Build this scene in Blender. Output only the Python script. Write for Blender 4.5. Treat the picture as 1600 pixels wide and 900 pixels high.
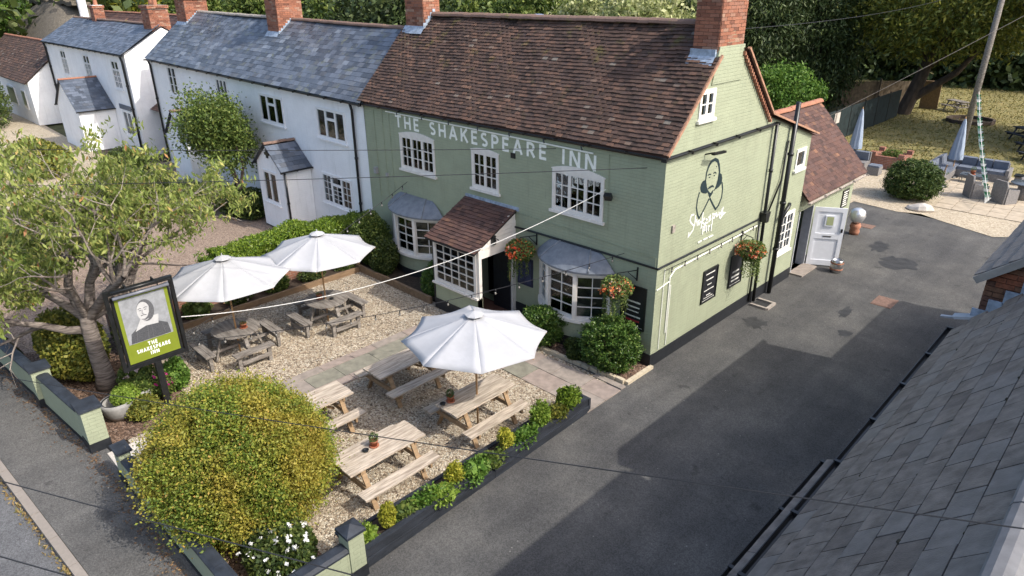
import bpy, math, random
import numpy as np
from mathutils import Vector, Matrix
for o in list(bpy.data.objects): bpy.data.objects.remove(o)
SC = bpy.context.scene
COL = SC.collection
R = random.Random(7)
NR = np.random.default_rng(11)
rad = math.radians

# ------------------------------------------------------------ camera, sky, sun, exposure
cam_d = bpy.data.cameras.new('camera'); cam = bpy.data.objects.new('camera', cam_d); COL.objects.link(cam)
cam_d.sensor_width = 36.0; cam_d.lens = 23.834; cam_d.clip_end = 2000; cam_d.clip_start = 0.05
_a, _p, _r = rad(44.632), rad(24.004), rad(-0.511)
_F = Vector((-math.sin(_a)*math.cos(_p), math.cos(_a)*math.cos(_p), -math.sin(_p)))
_Rt = Vector((math.cos(_a), math.sin(_a), 0)); _U = _Rt.cross(_F)
_R2 = _Rt*math.cos(_r) + _U*math.sin(_r); _U2 = -_Rt*math.sin(_r) + _U*math.cos(_r)
m = Matrix((( _R2.x, _U2.x, -_F.x), (_R2.y, _U2.y, -_F.y), (_R2.z, _U2.z, -_F.z))).to_4x4()
m.translation = Vector((7.682, -12.510, 8.518)); cam.matrix_world = m
SC.camera = cam
SUN = Vector((1.0, 0.27, 1.0)).normalized()
sun_d = bpy.data.lights.new('sun', 'SUN'); sun_d.energy = 2.05; sun_d.angle = rad(0.53); sun_d.color = (1.0, 0.955, 0.88)
sun = bpy.data.objects.new('sun', sun_d); COL.objects.link(sun)
sun.rotation_euler = (-SUN).to_track_quat('-Z', 'Y').to_euler(); sun.location = SUN*60
W = bpy.data.worlds.new('World'); SC.world = W; W.use_nodes = True
wn = W.node_tree.nodes; wl = W.node_tree.links
sky = wn.new('ShaderNodeTexSky'); sky.sky_type = 'NISHITA'; sky.sun_disc = False
sky.sun_elevation = math.asin(SUN.z); sky.sun_rotation = math.atan2(SUN.x, SUN.y)
sky.air_density = 1.0; sky.dust_density = 3.5; sky.ozone_density = 1.0
wl.new(sky.outputs[0], wn['Background'].inputs[0]); wn['Background'].inputs[1].default_value = 0.15
SC.view_settings.view_transform = 'Standard'; SC.view_settings.look = 'None'
SC.view_settings.gamma = 1.0; SC.view_settings.exposure = 1.0
SC.cycles.max_bounces = 6; SC.cycles.transparent_max_bounces = 12; SC.cycles.caustics_reflective = False; SC.cycles.caustics_refractive = False

# ------------------------------------------------------------ materials
MATS = {}
def _base(name):
    mt = bpy.data.materials.new(name); mt.use_nodes = True
    n = mt.node_tree.nodes; l = mt.node_tree.links
    return mt, n, l, n['Principled BSDF']
def _pos(n, l, scale=(1,1,1)):
    g = n.new('ShaderNodeNewGeometry'); mp = n.new('ShaderNodeMapping'); mp.inputs['Scale'].default_value = scale
    l.new(g.outputs['Position'], mp.inputs['Vector']); return g, mp
def _noise(n, l, vec, scale, detail=4, rough=.6):
    t = n.new('ShaderNodeTexNoise'); t.inputs['Scale'].default_value = scale; t.inputs['Detail'].default_value = detail
    t.inputs['Roughness'].default_value = rough; l.new(vec, t.inputs['Vector']); return t
def _ramp(n, stops):
    r = n.new('ShaderNodeValToRGB'); e = r.color_ramp.elements
    while len(e) < len(stops): e.new(0.5)
    for i, (p, c) in enumerate(stops): e[i].position = p; e[i].color = (c[0], c[1], c[2], 1)
    return r
def _mix(n, l, fac, a, b, mode='MIX'):
    x = n.new('ShaderNodeMix'); x.data_type = 'RGBA'; x.blend_type = mode
    for s, v in ((0, fac), (6, a), (7, b)):
        if isinstance(v, (int, float)): x.inputs[s].default_value = v
        elif isinstance(v, tuple): x.inputs[s].default_value = (v[0], v[1], v[2], 1)
        else: l.new(v, x.inputs[s])
    return x.outputs[2]
def _val(n, l, col, rnd, amt):      # scale brightness by 1 +- amt with a 0..1 random
    mm = n.new('ShaderNodeMapRange'); mm.inputs['To Min'].default_value = 1-amt; mm.inputs['To Max'].default_value = 1+amt
    l.new(rnd, mm.inputs['Value'])
    h = n.new('ShaderNodeHueSaturation'); l.new(mm.outputs[0], h.inputs['Value']); l.new(col, h.inputs['Color']); return h.outputs[0]
def _bump(n, l, h, strength, dist, bs):
    b = n.new('ShaderNodeBump'); b.inputs['Strength'].default_value = strength; b.inputs['Distance'].default_value = dist
    l.new(h, b.inputs['Height']); l.new(b.outputs[0], bs.inputs['Normal'])
def pm(name, col, rough=.6, var=.12, scale=6, bump=.0, bscale=60, island=0., col2=None, metal=0., spec=.4, stretch=(1,1,1), detail=5):
    if name in MATS: return MATS[name]
    mt, n, l, bs = _base(name); g, mp = _pos(n, l, stretch)
    t = _noise(n, l, mp.outputs[0], scale, detail)
    a = tuple(c*(1-var) for c in col); b = tuple(min(1, c*(1+var)) for c in (col2 or col))
    rp = _ramp(n, [(.35, a), (.65, b)]); l.new(t.outputs[0], rp.inputs[0]); c = rp.outputs[0]
    if island: c = _val(n, l, c, g.outputs['Random Per Island'], island)
    l.new(c, bs.inputs['Base Color']); bs.inputs['Roughness'].default_value = rough; bs.inputs['Metallic'].default_value = metal
    bs.inputs['Specular IOR Level'].default_value = spec
    if bump:
        t2 = _noise(n, l, mp.outputs[0], bscale, 3); _bump(n, l, t2.outputs[0], bump, .02, bs)
    MATS[name] = mt; return mt
def uvwall(n, l):                   # (x+y, z): runs along any axis-aligned wall
    g = n.new('ShaderNodeNewGeometry'); s = n.new('ShaderNodeSeparateXYZ'); l.new(g.outputs['Position'], s.inputs[0])
    a = n.new('ShaderNodeMath'); a.operation = 'ADD'; l.new(s.outputs[0], a.inputs[0]); l.new(s.outputs[1], a.inputs[1])
    c = n.new('ShaderNodeCombineXYZ'); l.new(a.outputs[0], c.inputs[0]); l.new(s.outputs[2], c.inputs[1]); return g, s, c.outputs[0]
def brickmat(name, c1, c2, mortar, paint=False, var=.1, rough=.75, bump=.6, streak=None):
    if name in MATS: return MATS[name]
    mt, n, l, bs = _base(name); g, s, uv = uvwall(n, l)
    wob = _noise(n, l, g.outputs['Position'], 1.7, 2)
    ad = n.new('ShaderNodeVectorMath'); ad.operation = 'MULTIPLY_ADD'; ad.inputs[1].default_value = (.06,.035,0)
    l.new(wob.outputs['Color'], ad.inputs[0]); l.new(uv, ad.inputs[2])
    b = n.new('ShaderNodeTexBrick'); b.inputs['Scale'].default_value = 1.0
    b.inputs['Brick Width'].default_value = .235; b.inputs['Row Height'].default_value = .078; b.inputs['Mortar Size'].default_value = .007
    b.inputs['Mortar Smooth'].default_value = .35
    b.inputs['Color1'].default_value = (*c1, 1); b.inputs['Color2'].default_value = (*c2, 1); b.inputs['Mortar'].default_value = (*mortar, 1)
    l.new(ad.outputs[0], b.inputs['Vector'])
    t = _noise(n, l, g.outputs['Position'], 3.0, 6)
    c = _val(n, l, b.outputs['Color'], t.outputs[0], var*2.2)
    if streak:
        mp = n.new('ShaderNodeMapping'); mp.inputs['Scale'].default_value = (6, 6, .5); l.new(g.outputs['Position'], mp.inputs[0])
        t3 = _noise(n, l, mp.outputs[0], 1.0, 5); rp = _ramp(n, [(.56, (0,0,0)), (.78, (1,1,1))]); l.new(t3.outputs[0], rp.inputs[0])
        mu = n.new('ShaderNodeMath'); mu.operation = 'MULTIPLY'; mu.inputs[1].default_value = .75; l.new(rp.outputs[0], mu.inputs[0])
        c = _mix(n, l, mu.outputs[0], c, streak)
        t9 = _noise(n, l, g.outputs['Position'], .7, 7, .7); r9 = _ramp(n, [(.42, (0,0,0)), (.7, (.55,.55,.55))]); l.new(t9.outputs[0], r9.inputs[0]); c = _mix(n, l, r9.outputs[0], c, tuple(min(1, x*1.22) for x in c1))
        mp2 = n.new('ShaderNodeMapping'); mp2.inputs['Scale'].default_value = (22, 22, 1.2); l.new(g.outputs['Position'], mp2.inputs[0]); t8 = _noise(n, l, mp2.outputs[0], 1.0, 3); r8 = _ramp(n, [(.66, (0,0,0)), (.74, (.5,.5,.5))]); l.new(t8.outputs[0], r8.inputs[0]); c = _mix(n, l, r8.outputs[0], c, tuple(x*.62 for x in streak))
    l.new(c, bs.inputs['Base Color']); bs.inputs['Roughness'].default_value = rough
    inv = n.new('ShaderNodeMath'); inv.operation = 'SUBTRACT'; inv.inputs[0].default_value = 1; l.new(b.outputs['Fac'], inv.inputs[1])
    t4 = _noise(n, l, g.outputs['Position'], 35, 3)
    am = n.new('ShaderNodeMath'); am.operation = 'MULTIPLY_ADD'; am.inputs[1].default_value = .35; l.new(t4.outputs[0], am.inputs[0]); l.new(inv.outputs[0], am.inputs[2])
    _bump(n, l, am.outputs[0], bump, .012, bs)
    MATS[name] = mt; return mt
def islandmat(name, stops, rough=.7, var=.2, nscale=10, moss=None, bump=.3, bscale=60, mossz=None, spec=.4):
    if name in MATS: return MATS[name]
    mt, n, l, bs = _base(name); g, mp = _pos(n, l)
    rp = _ramp(n, stops); l.new(g.outputs['Random Per Island'], rp.inputs[0])
    t = _noise(n, l, mp.outputs[0], nscale, 5); c = _val(n, l, rp.outputs[0], t.outputs[0], var)
    t0 = _noise(n, l, mp.outputs[0], .9, 3); c = _val(n, l, c, t0.outputs[0], .22)
    if moss:
        t2 = _noise(n, l, mp.outputs[0], 2.2, 6, .7); r2 = _ramp(n, [(.57, (0,0,0)), (.66, (1,1,1))]); l.new(t2.outputs[0], r2.inputs[0])
        f = r2.outputs[0]
        if mossz:
            s = n.new('ShaderNodeSeparateXYZ'); l.new(g.outputs['Position'], s.inputs[0])
            mr = n.new('ShaderNodeMapRange'); mr.inputs['From Min'].default_value = mossz[0]; mr.inputs['From Max'].default_value = mossz[1]
            mr.inputs['To Min'].default_value = .12; mr.inputs['To Max'].default_value = .7
            l.new(s.outputs[2], mr.inputs[0]); mu = n.new('ShaderNodeMath'); mu.operation = 'MULTIPLY'; l.new(mr.outputs[0], mu.inputs[0]); l.new(f, mu.inputs[1]); f = mu.outputs[0]
        c = _mix(n, l, f, c, moss)
    l.new(c, bs.inputs['Base Color']); bs.inputs['Roughness'].default_value = rough; bs.inputs['Specular IOR Level'].default_value = spec
    t5 = _noise(n, l, mp.outputs[0], bscale, 3); _bump(n, l, t5.outputs[0], bump, .01, bs)
    MATS[name] = mt; return mt
def leafmat(name, stops, trans=.28, rough=.55, patch=None):
    if name in MATS: return MATS[name]
    mt, n, l, bs = _base(name); g, mp = _pos(n, l)
    rp = _ramp(n, stops); l.new(g.outputs['Random Per Island'], rp.inputs[0]); c = rp.outputs[0]
    t = _noise(n, l, mp.outputs[0], 1.6, 3); c = _val(n, l, c, t.outputs[0], .35)
    if patch:
        t2 = _noise(n, l, mp.outputs[0], patch[1], 2); r2 = _ramp(n, [(.45, (0,0,0)), (.62, (1,1,1))]); l.new(t2.outputs[0], r2.inputs[0])
        c = _mix(n, l, r2.outputs[0], c, _mix(n, l, .5, c, patch[0]))
    l.new(c, bs.inputs['Base Color']); bs.inputs['Roughness'].default_value = rough; bs.inputs['Specular IOR Level'].default_value = .3
    tr = n.new('ShaderNodeBsdfTranslucent'); l.new(c, tr.inputs[0]); mx = n.new('ShaderNodeMixShader'); mx.inputs[0].default_value = trans
    l.new(bs.outputs[0], mx.inputs[1]); l.new(tr.outputs[0], mx.inputs[2]); l.new(mx.outputs[0], n['Material Output'].inputs[0])
    MATS[name] = mt; return mt
def glassmat(name='window_glass', tint=(.75,.8,.8)):
    if name in MATS: return MATS[name]
    mt, n, l, bs = _base(name); n.remove(bs)
    gl = n.new('ShaderNodeBsdfGlossy'); gl.inputs['Roughness'].default_value = .03; gl.inputs[0].default_value = (.9,.95,1,1)
    tp = n.new('ShaderNodeBsdfTransparent'); tp.inputs[0].default_value = (*tint, 1)
    fr = n.new('ShaderNodeFresnel'); fr.inputs[0].default_value = 1.5
    g, mp = _pos(n, l); t = _noise(n, l, mp.outputs[0], 2.5, 2); b = n.new('ShaderNodeBump'); b.inputs['Strength'].default_value = .12; b.inputs['Distance'].default_value = .05
    l.new(t.outputs[0], b.inputs['Height']); l.new(b.outputs[0], gl.inputs['Normal'])
    mx = n.new('ShaderNodeMixShader'); l.new(fr.outputs[0], mx.inputs[0]); l.new(tp.outputs[0], mx.inputs[1]); l.new(gl.outputs[0], mx.inputs[2])
    l.new(mx.outputs[0], n['Material Output'].inputs[0]); MATS[name] = mt; return mt
def stonymat(name, stops, scale=22, rough=.85, bump=.9, big=.18, dirt=None):
    if name in MATS: return MATS[name]
    mt, n, l, bs = _base(name); g, mp = _pos(n, l)
    v = n.new('ShaderNodeTexVoronoi'); v.inputs['Scale'].default_value = scale; l.new(mp.outputs[0], v.inputs['Vector'])
    sp = n.new('ShaderNodeSeparateColor'); l.new(v.outputs['Color'], sp.inputs[0]); rp = _ramp(n, stops); l.new(sp.outputs[0], rp.inputs[0])
    t = _noise(n, l, mp.outputs[0], .8, 4); c = _val(n, l, rp.outputs[0], t.outputs[0], big)
    if dirt:
        t2 = _noise(n, l, mp.outputs[0], 1.3, 5); r2 = _ramp(n, [(.5, (0,0,0)), (.72, (.7,.7,.7))]); l.new(t2.outputs[0], r2.inputs[0]); c = _mix(n, l, r2.outputs[0], c, dirt)
    l.new(c, bs.inputs['Base Color']); bs.inputs['Roughness'].default_value = rough
    iv = n.new('ShaderNodeMath'); iv.operation = 'SUBTRACT'; iv.inputs[0].default_value = 1; l.new(v.outputs['Distance'], iv.inputs[1])
    _bump(n, l, iv.outputs[0], bump, .03, bs); MATS[name] = mt; return mt
def tarmacmat(name, base, patch, dust, scale=1.0, island=0):
    if name in MATS: return MATS[name]
    mt, n, l, bs = _base(name); g, mp = _pos(n, l)
    t = _noise(n, l, mp.outputs[0], .55*scale, 7, .62); rp = _ramp(n, [(.33, base), (.5, patch), (.68, dust)]); l.new(t.outputs[0], rp.inputs[0])
    f = _noise(n, l, mp.outputs[0], 90, 3, .8); c = _val(n, l, rp.outputs[0], f.outputs[0], .55)
    st = _noise(n, l, mp.outputs[0], 1.35, 6, .55); r2 = _ramp(n, [(.66, (0,0,0)), (.70, (1,1,1))]); l.new(st.outputs[0], r2.inputs[0])
    mu = n.new('ShaderNodeMath'); mu.operation = 'MULTIPLY'; mu.inputs[1].default_value = .55; l.new(r2.outputs[0], mu.inputs[0])
    c = _mix(n, l, mu.outputs[0], c, tuple(x*.45 for x in base))
    sp = n.new('ShaderNodeTexVoronoi'); sp.inputs['Scale'].default_value = 3.1; l.new(mp.outputs[0], sp.inputs['Vector'])
    r3 = _ramp(n, [(.035, (1,1,1)), (.055, (0,0,0))]); l.new(sp.outputs['Distance'], r3.inputs[0])
    c = _mix(n, l, r3.outputs[0], c, tuple(min(1, x*1.7) for x in dust))
    mp4 = n.new('ShaderNodeMapping'); mp4.inputs['Scale'].default_value = (2.6, .22, 1); l.new(g.outputs['Position'], mp4.inputs[0]); tk = _noise(n, l, mp4.outputs[0], 1.0, 5, .6); c = _val(n, l, c, tk.outputs[0], .3)
    ck = n.new('ShaderNodeTexVoronoi'); ck.feature = 'DISTANCE_TO_EDGE'; ck.inputs['Scale'].default_value = .42; wv = _noise(n, l, mp.outputs[0], 1.8, 5); av = n.new('ShaderNodeVectorMath'); av.operation = 'MULTIPLY_ADD'; av.inputs[1].default_value = (.9,.9,.9); l.new(wv.outputs['Color'], av.inputs[0]); l.new(mp.outputs[0], av.inputs[2]); l.new(av.outputs[0], ck.inputs['Vector']); r6 = _ramp(n, [(.002, (.28,.28,.28)), (.006, (0,0,0))]); l.new(ck.outputs['Distance'], r6.inputs[0]); c = _mix(n, l, r6.outputs[0], c, tuple(x*.5 for x in base))
    cs = n.new('ShaderNodeTexVoronoi'); cs.inputs['Scale'].default_value = 55; l.new(mp.outputs[0], cs.inputs['Vector']); cp = n.new('ShaderNodeSeparateColor'); l.new(cs.outputs['Color'], cp.inputs[0]); c = _val(n, l, c, cp.outputs[0], .28)
    l.new(c, bs.inputs['Base Color']); bs.inputs['Roughness'].default_value = .88; bs.inputs['Specular IOR Level'].default_value = .25
    _bump(n, l, f.outputs[0], .5, .01, bs); MATS[name] = mt; return mt

# ------------------------------------------------------------ mesh helpers
class MB:
    def __init__(s): s.v = []; s.f = []
    def add(s, vs, fs):
        o = len(s.v); s.v += [tuple(v) for v in vs]; s.f += [tuple(i+o for i in f) for f in fs]; return s
    def box(s, x0, x1, y0, y1, z0, z1):
        return s.add([(x0,y0,z0),(x1,y0,z0),(x1,y1,z0),(x0,y1,z0),(x0,y0,z1),(x1,y0,z1),(x1,y1,z1),(x0,y1,z1)],
                     [(0,3,2,1),(4,5,6,7),(0,1,5,4),(1,2,6,5),(2,3,7,6),(3,0,4,7)])
    def obox(s, c, a, b, d):           # centre and three half-axis vectors
        c, a, b, d = Vector(c), Vector(a), Vector(b), Vector(d)
        vs = [c+sx*a+sy*b+sz*d for sz in (-1,1) for sx, sy in ((-1,-1),(1,-1),(1,1),(-1,1))]
        return s.add(vs, [(0,3,2,1),(4,5,6,7),(0,1,5,4),(1,2,6,5),(2,3,7,6),(3,0,4,7)])
    def beam(s, p, q, w, h, up=(0,0,1)):
        p, q = Vector(p), Vector(q); d = q-p; u = Vector(up); sd = d.cross(u)
        if sd.length < 1e-6: sd = d.cross(Vector((1,0,0)))
        sd.normalize(); u = sd.cross(d).normalized(); return s.obox((p+q)/2, d/2, sd*w/2, u*h/2)
    def tube(s, pts, r, n=8, r1=None, cap=True):
        pts = [Vector(p) for p in pts]; N = len(pts); rings = []; prev = None
        for i, p in enumerate(pts):
            t = (pts[min(i+1, N-1)] - pts[max(i-1, 0)]); t = t.normalized() if t.length > 1e-9 else Vector((0,0,1))
            if prev is None:
                a = t.orthogonal().normalized()
            else:
                a = prev - t*prev.dot(t); a = a.normalized() if a.length > 1e-6 else t.orthogonal().normalized()
            prev = a; b = t.cross(a)
            rr = r[i] if isinstance(r, (list, tuple)) else (r if r1 is None else r + (r1-r)*i/max(1, N-1))
            rings.append([p + (a*math.cos(2*math.pi*k/n) + b*math.sin(2*math.pi*k/n))*rr for k in range(n)])
        vs = [v for rg in rings for v in rg]; fs = []
        for i in range(N-1):
            for k in range(n): fs.append((i*n+k, i*n+(k+1) % n, (i+1)*n+(k+1) % n, (i+1)*n+k))
        if cap: fs += [tuple(range(n-1, -1, -1)), tuple((N-1)*n+k for k in range(n))]
        return s.add(vs, fs)
    def prism(s, poly, o, u, w, d):    # polygon (a,b) -> o+a*u+b*w, extruded by vector d
        o, u, w, d = Vector(o), Vector(u), Vector(w), Vector(d); n = len(poly)
        vs = [o+a*u+b*w for a, b in poly] + [o+a*u+b*w+d for a, b in poly]
        return s.add(vs, [tuple(range(n)), tuple(range(2*n-1, n-1, -1))] + [(i, i+n, (i+1) % n+n, (i+1) % n) for i in range(n)])
    def lathe(s, prof, n=16, c=(0,0,0), cap=True):
        vs = []; fs = []
        for r, z in prof: vs += [(c[0]+r*math.cos(2*math.pi*k/n), c[1]+r*math.sin(2*math.pi*k/n), c[2]+z) for k in range(n)]
        for i in range(len(prof)-1):
            for k in range(n): fs.append((i*n+k, i*n+(k+1) % n, (i+1)*n+(k+1) % n, (i+1)*n+k))
        if cap: fs += [tuple(range(n-1, -1, -1)), tuple((len(prof)-1)*n+k for k in range(n))]
        return s.add(vs, fs)
    def mesh(s, name, mat, smooth=False):
        me = bpy.data.meshes.new(name); me.from_pydata(s.v, [], s.f); me.materials.append(mat)
        if smooth: me.polygons.foreach_set('use_smooth', [True]*len(me.polygons))
        me.update(); return me
ROOTM = {}
def link(name, me, parent=None):
    o = bpy.data.objects.new(name, me); COL.objects.link(o)
    if parent is not None: attach(o, parent)
    return o
def attach(o, parent):
    o.parent = parent; mm = ROOTM.get(parent.name)
    if mm is not None: o.matrix_parent_inverse = mm.inverted()
def part(name, mb, mat, parent=None, smooth=False): return link(name, mb.mesh(name, mat, smooth), parent)
def tag(o, label=None, cat=None, group=None, kind=None):
    if label: o['label'] = label
    if cat: o['category'] = cat
    if group: o['group'] = group
    if kind: o['kind'] = kind
    return o
def thing(name, label, cat, loc=(0,0,0), group=None):
    o = bpy.data.objects.new(name, None); COL.objects.link(o); o.location = loc; o.empty_display_size = .2
    ROOTM[o.name] = Matrix.Translation(Vector(loc)); return tag(o, label, cat, group)
def copy_tree(o, parent=None):
    c = o.copy(); COL.objects.link(c)
    if parent is not None: c.parent = parent; c.matrix_parent_inverse = o.matrix_parent_inverse.copy()
    for ch in list(o.children): copy_tree(ch, c)
    return c
def struct(name, mb, mat): return tag(part(name, mb, mat), kind='structure')
def sheet(poly, z): 
    mb = MB(); mb.add([(x, y, z) for x, y in poly], [tuple(range(len(poly)))]); return mb
def npmesh(name, V, nper, mat):      # V (N*nper,3): N separate polygons of nper corners
    N = len(V)//nper; me = bpy.data.meshes.new(name); me.vertices.add(len(V)); me.vertices.foreach_set('co', np.asarray(V, np.float32).ravel())
    me.loops.add(len(V)); me.loops.foreach_set('vertex_index', np.arange(len(V), dtype=np.int32))
    me.polygons.add(N); me.polygons.foreach_set('loop_start', np.arange(0, len(V), nper, dtype=np.int32))
    me.polygons.foreach_set('loop_total', np.full(N, nper, np.int32)); me.materials.append(mat); me.update(calc_edges=True); me.validate(); return me
def nrm(a): return a/np.maximum(1e-9, np.linalg.norm(a, axis=1, keepdims=True))
def leafverts(C, L, Wd, out=None, bias=.5, droop=0., size=.35, fold=.0):
    N = len(C); t = NR.normal(size=(N, 3))
    t = nrm(t)
    if out is not None: t = t + bias*out
    t[:, 2] -= droop; t = nrm(t); s = nrm(np.cross(t, NR.normal(size=(N, 3)))); k = (1 + size*NR.uniform(-1, 1, (N, 1)))
    nn = np.cross(t, s)
    V = np.empty((N, 4, 3)); V[:, 0] = C - t*L*k*.5; V[:, 1] = C + s*Wd*k*.5 + nn*fold*L; V[:, 2] = C + t*L*k*.5; V[:, 3] = C - s*Wd*k*.5 + nn*fold*L
    return V.reshape(-1, 3)
def lumpy(n, c, r, shell=(.72, 1.0), lump=.16, k=16, zmin=None, seed=None, squash=1.0):
    g = np.random.default_rng(seed) if seed is not None else NR
    d = nrm(g.normal(size=(n, 3))); ks = nrm(g.normal(size=(k, 3))); am = g.uniform(.3, 1, k)
    h = np.zeros(n)
    for i in range(k): h = np.maximum(h, am[i]*np.clip((d@ks[i]-.55)/.45, 0, 1)**.6)
    rr = (1-lump+lump*1.6*h)*(g.uniform(shell[0], shell[1], n))
    P = d*rr[:, None]*np.array(r) + np.array(c)
    if zmin is not None: P[:, 2] = np.maximum(P[:, 2], zmin + g.uniform(0, .1, n))
    return P, d
def bush(name, c, r, n, L, Wd, mat, parent=None, lump=.16, seed=1, core=True, bias=.6, droop=0., shell=(.78, 1.02), zmin=0.02, k=18):
    P, d = lumpy(n, c, r, shell, lump, k, zmin, seed)
    V = leafverts(P, L, Wd, d, bias, droop)
    if core:                          # a denser inside of larger leaves
        P2, d2 = lumpy(max(200, n//5), c, [x*.8 for x in r], (.72, .98), lump, k, zmin, seed)
        V = np.vstack([V, leafverts(P2, L*2.6, Wd*2.8, np.cross(d2, NR.normal(size=d2.shape)), 1.2, 0)])
    return link(name, npmesh(name, V, 4, mat), parent)
# ------------------------------------------------------------ the setting
m_soil = pm('soil', (.045,.032,.022), .95, .35, 9, .6, 40)
m_mulch = stonymat('bark_mulch', [(0, (.05,.03,.02)), (.4, (.11,.065,.042)), (.75, (.2,.125,.085)), (1, (.28,.2,.15))], 26, .95, .9, .3)
m_gravel = stonymat('pea_gravel', [(0, (.08,.058,.04)), (.2, (.23,.175,.12)), (.5, (.36,.3,.215)), (.8, (.47,.41,.31)), (1, (.62,.565,.46))], 25, .85, 1.0, .2, (.27,.215,.15))
m_drivegravel = stonymat('brown_gravel', [(0, (.15,.105,.075)), (.5, (.26,.19,.14)), (1, (.36,.28,.22))], 30, .9, .6, .15)
m_palegravel = stonymat('pale_gravel', [(0, (.28,.22,.15)), (.5, (.42,.35,.25)), (1, (.54,.47,.35))], 24, .9, .6, .15)
m_tarmac = tarmacmat('tarmac', (.062,.061,.060), (.083,.081,.077), (.118,.113,.104))
m_pavement = tarmacmat('pavement_tarmac', (.085,.083,.08), (.105,.102,.097), (.125,.121,.114), 1.4)
m_road = tarmacmat('road_tarmac', (.10,.101,.106), (.118,.12,.124), (.135,.135,.138), .8)
m_grass = stonymat('lawn_turf', [(0, (.11,.11,.032)), (.5, (.19,.165,.055)), (1, (.28,.23,.085))], 14, .95, .5, .5, (.3,.235,.1))
m_field = pm('rough_ground', (.07,.075,.03), .95, .35, 1.2, .4, 20)
struct('ground', sheet([(-900,-600),(900,-600),(900,1500),(-900,1500)], -.13), m_field)
struct('yard_ground', sheet([(-40,-10.6),(0,-10.1),(0,14),(-40,14)], -.008), m_soil)
struct('driveway', sheet([(-1.6,-11.9),(16,-10.9),(16,16.9),(4.6,17.2),(3.8,16.5),(1.9,17.3),(.3,17.4),(-1.6,17.7),(-3,17.8),(-3,-1)], 0), m_tarmac)
struct('road', sheet([(-90,-18.7),(-12.1,-12.32),(-7.36,-12.02),(-2.79,-11.70),(30,-9.6),(30,-60),(-90,-60)], -.10), m_road)
struct('pavement', sheet([(.42,-10.12),(-4.8,-10.2),(-6.2,-10.28),(-12.1,-10.85),(-90,-17.2),(-90,-18.6),(-12.1,-12.18),(-7.36,-11.88),(-2.79,-11.56),(.42,-11.36)], .008), m_pavement)
struct('cottage_drive', sheet([(-11.15,-10.4),(-11.15,.4),(-31,.4),(-31,-11.8)], .004), m_drivegravel)
struct('parking_area', sheet([(-27,-2),(-27,-11),(-60,-13),(-60,-1)], .012), m_palegravel)
struct('garden_gravel', sheet([(-.3,-8.8),(-.3,-1.2),(-10.85,-1.2),(-10.85,-8.4),(-6.6,-8.35),(-6.2,-9.9),(-1.0,-9.6)], .012), m_gravel)
struct('rear_gravel', sheet([(-1.5,17.6),(.3,17.3),(1.1,17.6),(1.9,17.2),(3.8,16.4),(4.6,17.1),(12,16.9),(12,25.5),(3.5,26.6),(-3,27),(-6.5,27.3),(-6.5,15),(-1.6,15)], .014), m_palegravel)
struct('lawn', sheet([(-7,26),(-7,40),(-20,58),(-20,70),(40,70),(40,20),(12,20),(6,24.5)], .006), m_grass)
# kerb of separate stones
kerb = tag(bpy.data.objects.new('kerb', None), kind='structure'); COL.objects.link(kerb)
m_kerb = islandmat('kerb_stone', [(0, (.2,.17,.15)), (.5, (.25,.22,.19)), (1, (.3,.265,.235))], .85, .2, 14)
def kerb_y(x):
    P = [(-90,-18.62),(-12.1,-12.2),(-7.36,-11.9),(-2.79,-11.58),(6,-11.02)]
    for (a, b), (c, d) in zip(P, P[1:]):
        if a <= x <= c: return b+(d-b)*(x-a)/(c-a)
x = -14.0
while x < 4:
    a, b = (x+.006, kerb_y(x+.006)), (x+.894, kerb_y(x+.894)); mb = MB()
    h = .012 + R.uniform(-.004,.004)
    mb.beam((a[0], a[1]-.06, h-.08), (b[0], b[1]-.06, h-.08), .145, .16); part('kerb_stone', mb, m_kerb, kerb); x += .9
weed = MB()
pts = []
for i in range(900):
    xx = R.uniform(-14, 3); pts.append((xx, kerb_y(xx)-.15-abs(R.gauss(0,.05)), -.09+R.uniform(0,.05)))
m_dry = leafmat('dry_weed', [(0, (.2,.13,.05)), (.6, (.33,.24,.1)), (1, (.2,.2,.06))], .15)
tag(link('kerb_weeds', npmesh('kerb_weeds', leafverts(np.array(pts), .09, .03, np.tile([0,0,1.], (900,1)), .8), 4, m_dry)), 'dry brown weeds and leaf litter in the road gutter', 'weeds', kind='stuff')
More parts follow.
